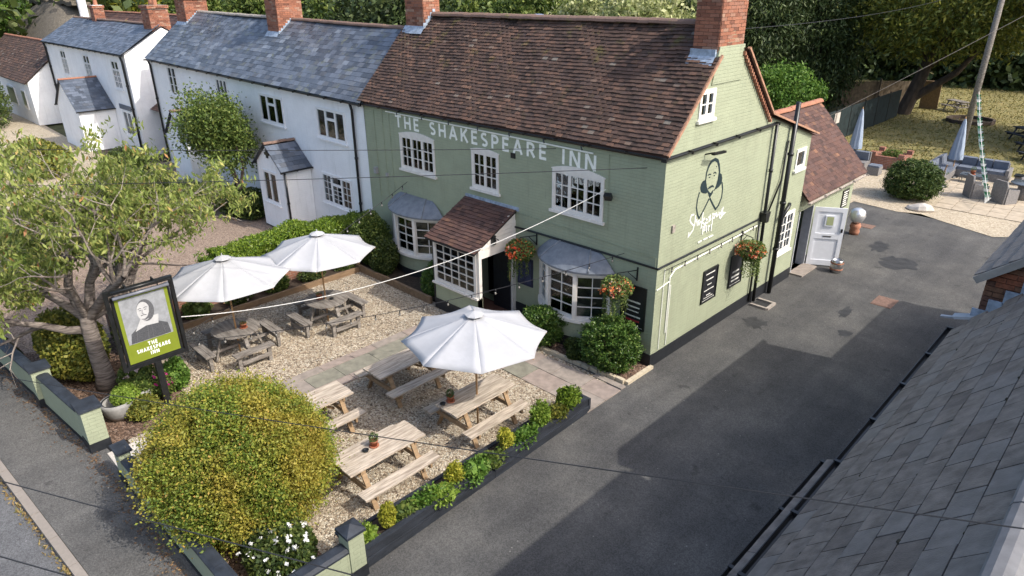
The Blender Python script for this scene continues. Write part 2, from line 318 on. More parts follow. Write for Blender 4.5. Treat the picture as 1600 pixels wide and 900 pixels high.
# dead leaves along the pavement foot of the front wall and loose stones over the gravel
pts = []
for i in range(1500):
    t = R.random(); xx = -12 + t*12; yw = -10.38-.08 if xx > -6.2 else -10.4-(-6.2-xx)*.096-.1
    pts.append((xx, yw-abs(R.gauss(0,.16)), .02))
V = leafverts(np.array(pts), .055, .035, None); V[:,2] = .014 + (V[:,2]-.02)*.25 + .012
tag(link('leaf_litter', npmesh('leaf_litter', V, 4, leafmat('dead_leaf', [(0, (.09,.05,.03)), (.7, (.17,.1,.055)), (1, (.3,.2,.1))], .05))), 'brown fallen leaves along the foot of the roadside wall', 'leaf litter', kind='stuff')
def stones(name, n, fn, s, mat, label):
    C = np.array([fn() for _ in range(n)]); S = NR.uniform(.5, 1.3, (n,1,1))*s; base = np.array([[1,0,-.2],[0,.8,-.2],[-1,0,-.2],[0,-.8,-.2],[0,0,.7]])
    a = NR.uniform(0, 6.28, n); ca, sa = np.cos(a), np.sin(a); Rm = np.zeros((n,3,3)); Rm[:,0,0] = ca; Rm[:,0,1] = -sa; Rm[:,1,0] = sa; Rm[:,1,1] = ca; Rm[:,2,2] = 1
    Vv = np.einsum('nij,kj->nki', Rm, base)*S*NR.uniform(.7,1.2,(n,5,1)) + C[:,None,:]
    idx = [(0,1,4),(1,2,4),(2,3,4),(3,0,4)]; me = bpy.data.meshes.new(name)
    F = (np.array(idx)[None]+5*np.arange(n)[:,None,None]).reshape(-1,3)
    me.from_pydata(Vv.reshape(-1,3).tolist(), [], F.tolist()); me.materials.append(mat); o = link(name, me); return tag(o, label, 'gravel', kind='stuff')
m_pebble = islandmat('pebble', [(0, (.12,.08,.05)), (.2, (.33,.25,.17)), (.55, (.46,.39,.29)), (.85, (.6,.54,.44)), (1, (.2,.17,.14))], .8, .2, 30)
def gp():
    while True:
        x_, y_ = R.uniform(-10.8,-.35), R.uniform(-9.6,-1.3)
        if -5.9 < x_ < -4.68 or (y_ > -2.6 and x_ > -6): continue
        if y_ < -8.3 and x_ < -6: continue
        return (x_, y_, .016)
stones('loose_pebbles', 36000, gp, .0165, m_pebble, 'loose cream and tan pebbles covering the beer garden')
# paving slabs: one object each
paving = tag(bpy.data.objects.new('paved_path', None), kind='structure'); COL.objects.link(paving)
m_slabA = pm('slab_buff', (.28,.24,.205), .85, .18, 5, .3, 70)
m_slabB = pm('slab_green_grey', (.215,.205,.16), .85, .18, 5, .3, 70)
m_slabC = pm('slab_pink', (.29,.235,.2), .85, .16, 5, .3, 70)
def slab(x0, x1, y0, y1, mat, parent=paving, z=.03, g=.006):
    mb = MB(); dz = R.uniform(-.004,.004); mb.box(x0+g, x1-g, y0+g, y1-g, -.02, z+dz); return part('paving_slab', mb, mat, parent)
xs = [.14,-.62,-1.5,-2.12,-3.02,-3.62,-4.5,-5.1,-5.86]
for r, (y0, y1) in enumerate(((-1.92,-1.34),(-2.56,-1.92))):
    o = [0, .38][r]; prev = .14
    cuts = [.14] + [c-o for c in xs[1:-1]] + [-5.86]
    for a, b in zip(cuts, cuts[1:]): slab(b, a, y0, y1, R.choice([m_slabA, m_slabA, m_slabC, m_slabB]))
y = -2.56; k = 0
for x0, x1, st, mt_ in ((-5.86,-5.56,.86,m_slabC),(-5.56,-5.0,1.0,m_slabB),(-5.0,-4.7,.86,m_slabC)):
    y = -2.56 - [0,.0,.0][k]; first = [.5,.8,.3][k]; k += 1
    while y > -9.55:
        y2 = max(-9.6, y-first); first = st*R.choice([.8,1,1.15]); slab(x0, x1, y2, y, R.choice([mt_, mt_, mt_, m_slabA])); y = y2
m_thresh = pm('pale_stone', (.55,.5,.44), .85, .15, 6, .3, 60)
for a, b in ((-5.92,-5.2),(-5.2,-4.62)): slab(a, b, -10.34, -9.62, m_thresh)
slab(-.72, .12, -1.3, -1.12, m_slabA)
# rear patio slabs
patio = tag(bpy.data.objects.new('rear_patio', None), kind='structure'); COL.objects.link(patio)
m_patio = pm('patio_slab', (.42,.35,.26), .85, .14, 3, .2, 60)
for i in range(9):
    for j in range(7):
        x0 = .55+i*.62-.03*j; y0 = 19.0+j*.75
        if i < 1 and j < 3: continue
        slab(x0, x0+.62, y0, y0+.75, m_patio, patio, z=.04, g=.012)
# drain covers set in the tarmac
m_rust = pm('rusty_cover', (.19,.115,.085), .8, .25, 14, .5, 50)
def cover(cx, cy, w, h, label, rot=0):
    t = thing('manhole_cover', label, 'drain cover', (cx, cy, 0))
    mb = MB(); mb.box(cx-w/2, cx+w/2, cy-h/2, cy+h/2, -.02, .010); part('frame', mb, m_rust, t)
    mb = MB(); mb.box(cx-w/2+.04, cx+w/2-.04, cy-h/2+.04, cy+h/2-.04, -.01, .016); part('lid', mb, m_rust, t)
cover(2.86, 7.85, .55, .75, 'rusty brown rectangular cover in the middle of the driveway')
cover(.05, 14.6, .5, .5, 'small reddish cover in the tarmac beside the steel keg by the gravel')
m_drain = pm('concrete_drain', (.33,.29,.25), .9, .2, 10, .5, 50)
t = thing('drain_gully', 'broken concrete gully with dark grate at the foot of the downpipes', 'drain', (.3,5.2,0))
mb = MB()
for a in ((.12,.62,4.95,5.03),(.12,.62,5.45,5.53),(.58,.66,4.98,5.5)): mb.box(*a, -.02, .05+R.uniform(0,.02))
part('surround', mb, m_drain, t); mb = MB(); mb.box(.13,.57,5.04,5.44,-.02,.01); part('grate', mb, pm('dark_iron',(.03,.03,.03),.6,.2), t)
# ------------------------------------------------------------ low roadside walls with black copings
m_green = brickmat('sage_painted_brick', (.305,.335,.228), (.32,.35,.238), (.285,.315,.212), var=.07, bump=.6, streak=(.245,.265,.18))
m_black = pm('black_paint', (.016,.018,.022), .5, .25, 8, .15, 40)
m_cope = pm('slate_black_coping', (.028,.034,.045), .55, .3, 5, .2, 40)
def wall_run(t, p, q, th, z0, z1, cope, plinth=.22, side=-1):
    p, q = Vector(p), Vector(q); d = (q-p).normalized(); nrm_ = Vector((d.y, -d.x, 0))
    mb = MB(); mb.beam((p.x,p.y,(z0+z1)/2), (q.x,q.y,(z0+z1)/2), th, z1-z0); part('wall', mb, m_green, t)
    L = (q-p).length; k = max(1, round(L/.95))
    for i in range(k):
        a = p + d*(L*i/k+.003); b = p + d*(L*(i+1)/k-.003); mb = MB()
        w = th/2+.018; pr = [(-w,0),(w,0),(w,.035),(w*.55,cope),(-w*.55,cope),(-w,.035)]
        mb.prism(pr, (a.x,a.y,z1+.001), (nrm_.x,nrm_.y,0), (0,0,1), (b.x-a.x,b.y-a.y,0)); part('coping_stone', mb, m_cope, t)
    if plinth:
        mb = MB(); mb.beam((p.x,p.y,plinth/2-.1), (q.x,q.y,plinth/2-.1), th+.024, plinth+.1); part('plinth', mb, m_black, t)
def pier(t, x, y, sx, sy, z1, flat=True, ang=0, plinth=.22):
    mb = MB(); mb.box(x-sx/2, x+sx/2, y-sy/2, y+sy/2, 0, z1); part('pier', mb, m_green, t)
    w, h = sx/2+.035, sy/2+.035; mb = MB(); mb.box(x-w, x+w, y-h, y+h, z1+.001, z1+.05); 
    if not flat: mb.add([(x-w,y-h,z1+.05),(x+w,y-h,z1+.05),(x+w,y+h,z1+.05),(x-w,y+h,z1+.05),(x,y,z1+.14)], [(0,1,4),(1,2,4),(2,3,4),(3,0,4)])
    part('pier_cap', mb, m_cope, t)
    if plinth: mb = MB(); mb.box(x-sx/2-.014, x+sx/2+.014, y-sy/2-.014, y+sy/2+.014, -.1, plinth); part('plinth', mb, m_black, t)
t = thing('garden_wall', 'low sage green roadside wall stepping down under the cherry tree', 'wall', (-9,-10.6,0))
pier(t, -6.36, -10.36, .44, .36, .96); wall_run(t, (-6.6,-10.42), (-8.75,-10.62), .2, 0, .76, .06, .14)
pier(t, -8.95, -10.63, .40, .36, .9); wall_run(t, (-9.18,-10.66), (-12.0,-10.93), .2, 0, .66, .06, .14)
t = thing('garden_wall', 'low sage green wall with black coping in front of the golden bush', 'wall', (-2,-10.2,0))
pier(t, -4.72, -10.3, .34, .2, .74); wall_run(t, (-4.54,-10.28), (.12,-10.2), .2, 0, .58, .055, .14)
wall_run(t, (.27,-10.32), (.27,-8.72), .23, 0, .62, .07); pier(t, .27, -8.58, .27, .27, .9, False); 
mb = MB(); mb.box(.0,.13,-8.66,-8.42,0,.7); part('pier', mb, m_green, t); mb = MB(); mb.box(-.03,.131,-8.69,-8.39,.701,.75); part('pier_cap', mb, m_cope, t)
m_oldbrick = brickmat('old_red_brick', (.27,.11,.065), (.2,.085,.055), (.3,.25,.2), var=.25, bump=.7)
t = thing('brick_wall', 'weathered brick wall end beside the pavement at the far left', 'wall', (-13,-11.1,0))
wall_run(t, (-12.1,-11.0), (-20,-11.85), .3, 0, .75, .06, 0); 
for o in t.children:
    if o.name.startswith('wall'): o.data.materials[0] = m_oldbrick
t = thing('boundary_wall', 'low old brick wall between the beer garden and the brown gravel drive', 'wall', (-11.1,-4,0))
mb = MB(); mb.box(-11.3,-11.08,-8.6,-.05,-.05,.75); part('wall', mb, m_oldbrick, t)
for i in range(10):
    mb = MB(); mb.box(-11.34,-11.04,-8.6+i*.85+.004,-8.6+(i+1)*.85-.004,.751,.81); part('coping_stone', mb, m_kerb, t)
# timber edged beds
m_sleeper = pm('black_sleeper', (.022,.026,.034), .6, .35, 4, .5, 30, stretch=(3,.5,3))
m_tanwood = pm('tan_timber', (.22,.145,.085), .75, .2, 4, .4, 30, stretch=(3,.6,3))
m_edge = islandmat('edging_stone', [(0,(.4,.33,.23)),(.5,(.5,.43,.31)),(1,(.58,.5,.38))], .9, .2, 12)
t = thing('raised_planter', 'long black sleeper planter beside the driveway full of small shrubs', 'planter', (.1,-5.5,0))
def px_out(y): return .13 + (-2.5-y)*.030
for k, (ya, yb) in enumerate(((-8.38,-5.45),(-5.44,-2.5))):
    for z0, z1, ins in ((-.02,.155,0),(.16,.33,.035)):
        mb = MB(); mb.beam((px_out(ya)-.06-ins, ya, (z0+z1)/2), (px_out(yb)-.06-ins, yb, (z0+z1)/2), .12, z1-z0); part('sleeper', mb, m_sleeper, t)
    mb = MB(); mb.beam((-.36, ya, .11), (-.36, yb, .11), .08, .24); part('inner_board', mb, m_sleeper, t)
mb = MB(); mb.beam((-.40,-2.46,.15), (.11,-2.46,.15), .07, .32); part('end_board', mb, m_sleeper, t)
mb = MB(); mb.add([(-.33,-8.38,.2),(px_out(-8.38)-.1,-8.38,.2),(px_out(-2.5)-.1,-2.5,.2),(-.33,-2.5,.2)], [(0,1,2,3)]); part('soil', mb, m_soil, t)
t = thing('flower_bed', 'shrub bed edged with pale stones under the right bay window', 'flower bed', (-2,-.7,0))
mb = MB(); mb.add([(-4.3,-1.25,.035),(.02,-1.02,.035),(.02,-.03,.035),(-4.3,-.03,.035)], [(0,1,2,3)]); part('soil', mb, m_mulch, t)
for i in range(17):
    a = -4.15+i*.245; y_ = -1.24+.013*i; mb = MB(); mb.obox((a+.12, y_, .04), (.115,R.uniform(-.012,.012),0), (0,.05,0), (0,0,.06+R.uniform(-.015,.015))); part('edging_stone', mb, m_edge, t)
for i in range(5):
    mb = MB(); mb.obox((.06, -.92+i*.21, .03), (.05,0,0), (0,.1,0), (0,0,.045)); part('edging_stone', mb, m_edge, t)
t = thing('flower_bed', 'planting bed edged with tan timber below the left bay window', 'flower bed', (-8.5,-.7,0))
mb = MB(); mb.add([(-10.85,-1.32,.1),(-6.7,-1.32,.1),(-6.7,-.03,.1),(-10.85,-.03,.1)], [(0,1,2,3)]); part('soil', mb, m_soil, t)
for a, b in ((-10.9,-8.8),(-8.79,-6.66)):
    mb = MB(); mb.beam((a,-1.36,.1),(b,-1.36,.1),.09,.26); part('timber_edge', mb, m_tanwood, t)
t = thing('flower_bed', 'narrow bed edged with tan timber behind the round tables', 'flower bed', (-10.6,-4.5,0))
mb = MB(); mb.add([(-11.06,-8.4,.12),(-10.35,-8.4,.12),(-10.35,-1.42,.12),(-11.06,-1.42,.12)], [(0,1,2,3)]); part('soil', mb, m_soil, t)
for a, b in ((-8.4,-4.9),(-4.89,-1.42)):
    mb = MB(); mb.beam((-10.31,a,.08),(-10.31,b,.08),.08,.2); part('timber_edge', mb, m_tanwood, t)
struct('mulch_bed', sheet([(-6.6,-8.4),(-6.1,-9.6),(-6.1,-10.2),(-8.9,-10.5),(-12,-10.8),(-11.1,-8.3)], .03), m_mulch)
struct('shrub_bed', sheet([(-4.6,-9.6),(-4.5,-10.2),(.15,-10.1),(.15,-8.7),(-1.2,-8.8)], .024), m_mulch)
# ------------------------------------------------------------ building helpers
m_white = pm('white_gloss', (.78,.765,.72), .4, .05, 6)
m_frame = pm('cream_paint', (.74,.7,.64), .45, .06, 6)
m_upvc = pm('white_upvc', (.8,.8,.8), .3, .03, 4)
m_glass = glassmat()
m_dark = pm('interior_dark', (.03,.028,.026), .9, .3, 3)
m_curtain = pm('net_curtain', (.6,.6,.58), .9, .15, 20, stretch=(6,6,.3))
m_lead = pm('lead_sheet', (.165,.185,.215), .5, .14, 5, .25, 25, col2=(.185,.2,.22), metal=.15)
m_flash = pm('lead_flashing', (.3,.36,.44), .5, .3, 8, .2, 30)
m_iron = pm('black_iron', (.012,.013,.014), .35, .25, 8)
m_clay = islandmat('clay_tile', [(0,(.042,.027,.021)), (.25,(.066,.04,.03)), (.5,(.088,.052,.038)), (.7,(.072,.047,.039)), (.86,(.112,.062,.043)), (.98,(.15,.085,.058)), (1,(.17,.15,.125))], .85, .35, 16, (.15,.13,.03), .5, 70, (6.0,7.9))
m_clay2 = islandmat('clay_tile_plain', [(0,(.05,.028,.024)), (.3,(.08,.042,.034)), (.6,(.105,.053,.04)), (.85,(.09,.052,.045)), (.985,(.125,.065,.043)), (1,(.22,.11,.065))], .85, .3, 16, None, .5, 70)
m_ridge = islandmat('ridge_tile', [(0,(.12,.075,.06)), (.5,(.18,.115,.09)), (1,(.24,.15,.11))], .9, .35, 14, (.16,.15,.05))
m_redridge = islandmat('red_ridge', [(0,(.25,.1,.06)), (.5,(.32,.14,.085)), (1,(.38,.19,.12))], .9, .3, 14)
m_slate = islandmat('welsh_slate', [(0,(.05,.058,.072)), (.3,(.073,.086,.108)), (.55,(.10,.118,.148)), (.75,(.13,.15,.185)), (.88,(.08,.084,.092)), (1,(.19,.215,.25))], .5, .3, 9, (.13,.14,.105), .25, 50, None, .45)
m_brick = islandmat('chimney_brick', [(0,(.14,.06,.04)), (.3,(.25,.10,.06)), (.6,(.33,.135,.08)), (.85,(.27,.13,.09)), (1,(.37,.23,.16))], .85, .3, 22, None, .5, 70)
m_mortar = pm('mortar', (.27,.23,.19), .95, .25, 20, .4, 80)
def wallcols(mb, O, U, N, th, top, cuts, ops, inner=True):
    """wall in plane O + u*U + z*Z, outward N; top = [(u,z)..] roof line; ops = (u0,u1,z0,z1) openings with real reveals"""
    O, U, N = Vector(O), Vector(U), Vector(N); Z = Vector((0,0,1))
    us = sorted(set([round(u,4) for u, _ in top] + [round(c,4) for o in ops for c in o[:2]] + list(cuts)))
    def zt(u):
        for (a, b), (c, d) in zip(top, top[1:]):
            if a-1e-6 <= u <= c+1e-6: return b+(d-b)*(u-a)/(c-a) if c > a else b
        return top[-1][1]
    def P(u, z, n=0): return O+u*U+z*Z+n*N
    for a, b in zip(us, us[1:]):
        seg = [0.]; mids = (a+b)/2
        oo = sorted([o for o in ops if o[0]-1e-6 <= mids <= o[1]+1e-6], key=lambda o: o[2])
        z = 0.; ints = []
        for o in oo: ints.append((z, z, o[2], o[2])); z = o[3]
        ints.append((z, z, zt(a), zt(b)))
        for za, zb, zc, zd in ints:
            mb.add([P(a,za), P(b,zb), P(b,zd), P(a,zc)], [(0,1,2,3)])
            if inner: mb.add([P(a,za,-th), P(b,zb,-th), P(b,zd,-th), P(a,zc,-th)], [(3,2,1,0)])
    for u0, u1, z0, z1 in ops:
        for (p, q) in (((u0,z0),(u1,z0)), ((u1,z0),(u1,z1)), ((u1,z1),(u0,z1)), ((u0,z1),(u0,z0))):
            mb.add([P(*p), P(*q), P(*q,-th), P(*p,-th)], [(0,1,2,3)])
    return mb
PANES = {}
def pane(parent, c, U, N, w, h, mat=None):
    key = (round(w,3), round(h,3), (mat or m_glass).name)
    if key not in PANES:
        mb = MB(); mb.box(-w/2, w/2, -.003, .003, -h/2, h/2); PANES[key] = mb.mesh('pane', mat or m_glass)
    o = bpy.data.objects.new('pane', PANES[key]); COL.objects.link(o); U, N = Vector(U), Vector(N)
    mm = Matrix((U, -N, Vector((0,0,1)))).transposed().to_4x4(); mm.translation = Vector(c)
    rm = ROOTM.get(parent.parent.name) if parent.parent else None
    o.parent = parent; o.matrix_parent_inverse = (parent.matrix_basis.inverted() if rm is None else Matrix.Identity(4))
    o.matrix_basis = mm; return o
def grid(mb, panes, O, U, N, u0, u1, z0, z1, cols, rows, sash, bar, dep, n0=0.):
    """a glazed light: sash frame, glazing bars, list of pane centres; n0 = outer face"""
    O, U, N = Vector(O), Vector(U), Vector(N); Z = Vector((0,0,1))
    def bx(a, b, c, d, na, nb): mb.obox(O+(a+b)/2*U+(c+d)/2*Z+(na+nb)/2*N, U*(b-a)/2, N*(nb-na)/2, Z*(d-c)/2)
    bx(u0,u0+sash,z0,z1,n0-dep,n0); bx(u1-sash,u1,z0,z1,n0-dep,n0); bx(u0+sash,u1-sash,z0,z0+sash,n0-dep,n0-.001); bx(u0+sash,u1-sash,z1-sash,z1,n0-dep,n0-.001)
    a, b, c, d = u0+sash, u1-sash, z0+sash, z1-sash
    for i in range(1, cols): u = a+(b-a)*i/cols; bx(u-bar/2,u+bar/2,c,d,n0-dep*.8,n0-.006)
    for j in range(1, rows): z = c+(d-c)*j/rows; bx(a,b,z-bar/2,z+bar/2,n0-dep*.8,n0-.008)
    for i in range(cols):
        for j in range(rows):
            panes.append((O+(a+(b-a)*(i+.5)/cols)*U+(c+(d-c)*(j+.5)/rows)*Z+(n0-dep*.55)*N, (b-a)/cols-bar*.5, (d-c)/rows-bar*.5))
def window(parent, O, U, N, u0, u1, z0, z1, lights, frame=.055, sash=.045, bar=.024, proud=.02, dep=.05, mat=None, sill=.07, arch=0., split=None, curtain=None, name='window'):
    """lights: list of (cols, rows) or (cols, rows, weight); split: transom height fraction for a top light"""
    mat = mat or m_frame; O, U, N = Vector(O), Vector(U), Vector(N); Z = Vector((0,0,1)); mb = MB(); panes = []
    def bx(a, b, c, d, na, nb, M=None): (M or mb).obox(O+(a+b)/2*U+(c+d)/2*Z+(na+nb)/2*N, U*(b-a)/2, N*(nb-na)/2, Z*(d-c)/2)
    bx(u0,u0+frame,z0,z1,-dep-.02,proud+.012); bx(u1-frame,u1,z0,z1,-dep-.02,proud+.012); bx(u0+frame,u1-frame,z1-frame,z1,-dep-.02,proud+.010); bx(u0+frame,u1-frame,z0,z0+frame,-dep-.02,proud+.010)
    tot = sum((l[2] if len(l) > 2 else 1) for l in lights); u = u0+frame; wid = u1-u0-2*frame
    for i, l in enumerate(lights):
        w = wid*(l[2] if len(l) > 2 else 1)/tot
        if split and split[i]:
            zs = z0+frame+(z1-z0-2*frame)*split[i]
            grid(mb, panes, O, U, N, u, u+w, z0+frame, zs, l[0], l[1], sash, bar, dep, proud); grid(mb, panes, O, U, N, u, u+w, zs+.002, z1-frame, 1, 1, sash, bar, dep, proud)
        else: grid(mb, panes, O, U, N, u, u+w, z0+frame, z1-frame, l[0], l[1], sash, bar, dep, proud)
        u += w
    if arch:
        pts = [(u0-.03, z1), (u1+.03, z1)] + [(u1+.03-(u1-u0+.06)*k/10, z1+.02+arch*(1-((k-5)/5)**2)) for k in range(11)]
        mb.prism([(a, b-0) for a, b in pts], O+(proud+.016)*N, U, Z, -N*.07)
    wo = part(name, mb, mat, parent)
    for c, w, h in panes: pane(wo, c, U, N, w, h)
    if sill:
        ms = MB(); bx(u0-.06,u1+.06,z0-sill,z0-.002,-.05,.075, ms); part('sill', ms, mat, wo)
    if curtain:
        for a, b in curtain:
            mc = MB(); k = 14; pts = [(u0+frame+wid*(a+(b-a)*i/k), -.13-.025*math.sin(i*2.6)) for i in range(k+1)]
            for (ua, na), (ub, nb) in zip(pts, pts[1:]): mc.add([O+ua*U+na*N+(z0+.03)*Z, O+ub*U+nb*N+(z0+.03)*Z, O+ub*U+nb*N+(z1-.03)*Z, O+ua*U+na*N+(z1-.03)*Z], [(0,1,2,3)])
            part('curtain', mc, m_curtain, wo)
    return wo
def tileroof(mb, A, Uv, Sv, length, slope, w, gauge, th, jit=.006, tail=1.35, stagger=.5, sag=None, top=None):
    """courses of separate tiles: A = eave corner, Uv along eave, Sv up the slope; every tile is its own closed block"""
    A, Uv, Sv = Vector(A), Vector(Uv).normalized(), Vector(Sv).normalized(); N = Uv.cross(Sv)
    if N.z < 0: N = -N
    rows = int(slope/gauge); 
    for r in range(rows):
        off = (r % 2)*w*stagger; wob = R.uniform(-.008,.008)
        n = int(length/w)+2
        for i in range(n):
            a = i*w-off; b = a+w-.004
            if a < 0: a = 0
            if b > length: b = length
            if b-a < .03: continue
            s0 = r*gauge-.02+wob*.5+R.uniform(-jit,jit); s1 = min(s0+gauge*tail, slope); lift = th*1.25+R.uniform(0,jit*1.4); l2 = R.uniform(0,jit)
            sg = sag(( a+b)/2/length, r/rows) if sag else 0
            p = A+Uv*a+Sv*s0+N*(lift+sg); q = A+Uv*b+Sv*s0+N*(lift+l2+sg); rr_ = A+Uv*b+Sv*s1+N*(th*.35+sg); t_ = A+Uv*a+Sv*s1+N*(th*.35+sg)
            dn = -N*th
            mb.add([p,q,rr_,t_,p+dn,q+dn,rr_+dn,t_+dn], [(0,1,2,3),(0,4,5,1),(1,5,6,2),(3,7,4,0)])
    return mb
def ridge_run(parent, p, q, r, step, mat, name='ridge_tile'):
    p, q = Vector(p), Vector(q); d = (q-p); L = d.length; d.normalize(); sd = d.cross(Vector((0,0,1))).normalized(); n = max(1, round(L/step))
    for i in range(n):
        a = p+d*(L*i/n+.002); b = p+d*(L*(i+1)/n-.002); mb = MB(); dz = R.uniform(-.008,.008); pr = []
        for k in range(7): an = math.pi*k/6; pr.append((r*math.cos(an), r*.8*math.sin(an)-r*.35))
        pr2 = pr + [(x_*.82, z_-.02) for x_, z_ in reversed(pr)]
        mb.prism(pr2, a+Vector((0,0,dz)), sd, (0,0,1), b-a); part(name, mb, mat, parent)
def bricks_block(mb, x0, x1, y0, y1, z0, z1, bl=.225, bh=.075, j=.008):
    """courses of separate bricks round a rectangular shaft"""
    rows = int((z1-z0)/bh)
    for r in range(rows):
        za = z0+r*bh; zb = za+bh-j
        for (p, q, nx, ny) in (((x0,y0),(x1,y0),0,-1), ((x1,y0),(x1,y1),1,0), ((x1,y1),(x0,y1),0,1), ((x0,y1),(x0,y0),-1,0)):
            L = math.hypot(q[0]-p[0], q[1]-p[1]); ux, uy = (q[0]-p[0])/L, (q[1]-p[1])/L
            u = -(r % 2)*bl*.5
            while u < L-.02:
                a = max(0, u); b = min(L, u+bl-j)
                if b-a > .02:
                    pr = .012+R.uniform(0,.006); cx = p[0]+ux*(a+b)/2+nx*(pr-.05); cy = p[1]+uy*(a+b)/2+ny*(pr-.05)
                    mb.obox((cx,cy,(za+zb)/2), (ux*(b-a)/2,uy*(b-a)/2,0), (nx*.05,ny*.05,0), (0,0,(zb-za)/2))
                u += bl
def chimney(parent, x0, x1, y0, y1, z0, z1, pots=2, corbel=True):
    mb = MB(); mb.box(x0+.01, x1-.01, y0+.01, y1-.01, z0, z1); c = part('chimney', mb, m_mortar, parent)
    mb = MB(); bricks_block(mb, x0, x1, y0, y1, z0, z1-.16); bricks_block(mb, x0-.05, x1+.05, y0-.05, y1+.05, z1-.16, z1)
    tag(part('bricks', mb, m_brick, c), kind='stuff')
    for i in range(pots):
        xx = x0+(x1-x0)*(i+.5)/pots; mb = MB(); mb.lathe([(.13,0),(.11,.35),(.13,.37),(.13,.42),(.09,.42),(.09,.1)], 12, (xx,(y0+y1)/2,z1)); part('chimney_pot', mb, m_redridge, c)
    return c
def gutter(parent, p, q, r=.06, mat=None):
    p, q = Vector(p), Vector(q); d = q-p; sd = d.cross(Vector((0,0,1))).normalized(); mb = MB()
    pr = [(r*math.cos(a), -r*math.sin(a)) for a in [math.pi*k/6 for k in range(7)]]; pr += [(x_*.85, z_*.85) for x_, z_ in reversed(pr)]
    mb.prism(pr, p, sd, (0,0,1), d); n = max(2, int(d.length/1.0))
    for i in range(n+1):
        c = p+d*(i/n); mb.obox(c+Vector((0,0,-r*.5)), d.normalized()*.02, sd*(r*1.08), Vector((0,0,r*.62)))
    return part('gutter', mb, mat or m_iron, parent)
def downpipe(parent, pts, r=.035, mat=None, name='downpipe'):
    mb = MB(); mb.tube(pts, r, 10); a, b = Vector(pts[0]), Vector(pts[-1])
    for i in range(1, len(pts)):
        p, q = Vector(pts[i-1]), Vector(pts[i]); L = (q-p).length
        for k in range(1, int(L/1.6)+1): c = p+(q-p)*(k/(int(L/1.6)+1)); t_ = (q-p).normalized(); mb.tube([c-t_*.035, c+t_*.035], r*1.35, 10)
    return part(name, mb, mat or m_iron, parent, True)

# ------------------------------------------------------------ stroke lettering
def arc(cx, cy, rx, ry, a0, a1, n=10): return [(cx+rx*math.cos(rad(a0+(a1-a0)*i/n)), cy+ry*math.sin(rad(a0+(a1-a0)*i/n))) for i in range(n+1)]
GL = {'T': (.62, [[(0,.92),(.62,.92)],[(.31,.92),(.31,0)]]), 'H': (.66, [[(.08,0),(.08,1)],[(.58,0),(.58,1)],[(.08,.5),(.58,.5)]]),
 'E': (.52, [[(.08,0),(.08,1)],[(.08,.92),(.5,.92)],[(.08,.5),(.45,.5)],[(.08,.08),(.5,.08)]]),
 'S': (.54, [arc(.27,.72,.2,.2,40,230,8)+arc(.27,.28,.2,.2,75,-140,9)]), 'A': (.72, [[(.06,0),(.36,1)],[(.36,1),(.66,0)],[(.17,.3),(.55,.3)]]),
 'K': (.62, [[(.08,0),(.08,1)],[(.12,.42),(.56,1)],[(.25,.6),(.6,0)]]), 'P': (.56, [[(.08,0),(.08,1)],[(.08,.92)]+arc(.28,.68,.22,.24,90,-90,8)+[(.08,.44)]]),
 'R': (.6, [[(.08,0),(.08,1)],[(.08,.92)]+arc(.28,.69,.22,.23,90,-90,8)+[(.08,.46)],[(.3,.46),(.56,0)]]),
 'I': (.2, [[(.1,0),(.1,1)]]), 'N': (.7, [[(.08,0),(.08,1)],[(.1,1),(.6,0)],[(.62,0),(.62,1)]])}
def strokes(mb, lines, O, U, Vv, N, sx, sy, t, dep=.004, k0=0):
    O, U, Vv, N = Vector(O), Vector(U), Vector(Vv), Vector(N)
    k = k0
    for ln in lines:
        P = [Vector((a*sx, b*sy)) for a, b in ln]
        L_, R_ = [], []
        for i, p in enumerate(P):
            d1 = (P[i]-P[i-1]).normalized() if i else (P[1]-P[0]).normalized(); d2 = (P[i+1]-P[i]).normalized() if i < len(P)-1 else d1
            d = (d1+d2); d = d.normalized() if d.length > 1e-6 else d1; nn = Vector((-d.y, d.x)); f = 1/max(.5, nn.dot(Vector((-d1.y, d1.x))))
            tt = t[i] if isinstance(t, (list, tuple)) else t
            L_.append(p+nn*tt/2*f); R_.append(p-nn*tt/2*f)
        n = len(P); zz = dep+.0006*k; k += 1
        vs = [O+U*q.x+Vv*q.y+N*zz for q in L_] + [O+U*q.x+Vv*q.y+N*zz for q in R_]
        vs += [v-N*(zz+.002) for v in vs]
        fs = [(i, i+1, n+i+1, n+i) for i in range(n-1)] + [(2*n+i, i, i+1, 2*n+i+1) for i in range(n-1)] + [(n+i, 3*n+i, 3*n+i+1, n+i+1) for i in range(n-1)] + [(0, n, 3*n, 2*n), (n-1, 2*n-1, 4*n-1, 3*n-1)]
        mb.add(vs, fs)
def text_width(s, gap): return sum((GL[c][0] if c != ' ' else .45)+gap for c in s)-gap
def letters(parent, s, O, U, Vv, N, width, height, mat, t=.16, gap=.22):
    sc = width/text_width(s, gap); u = 0; O, U = Vector(O), Vector(U)
    for c in s:
        if c == ' ': u += .45+gap; continue
        mb = MB(); strokes(mb, GL[c][1], O+U*(u*sc), U, Vv, N, sc, height, t*height); part('letter', mb, mat, parent); u += GL[c][0]+gap

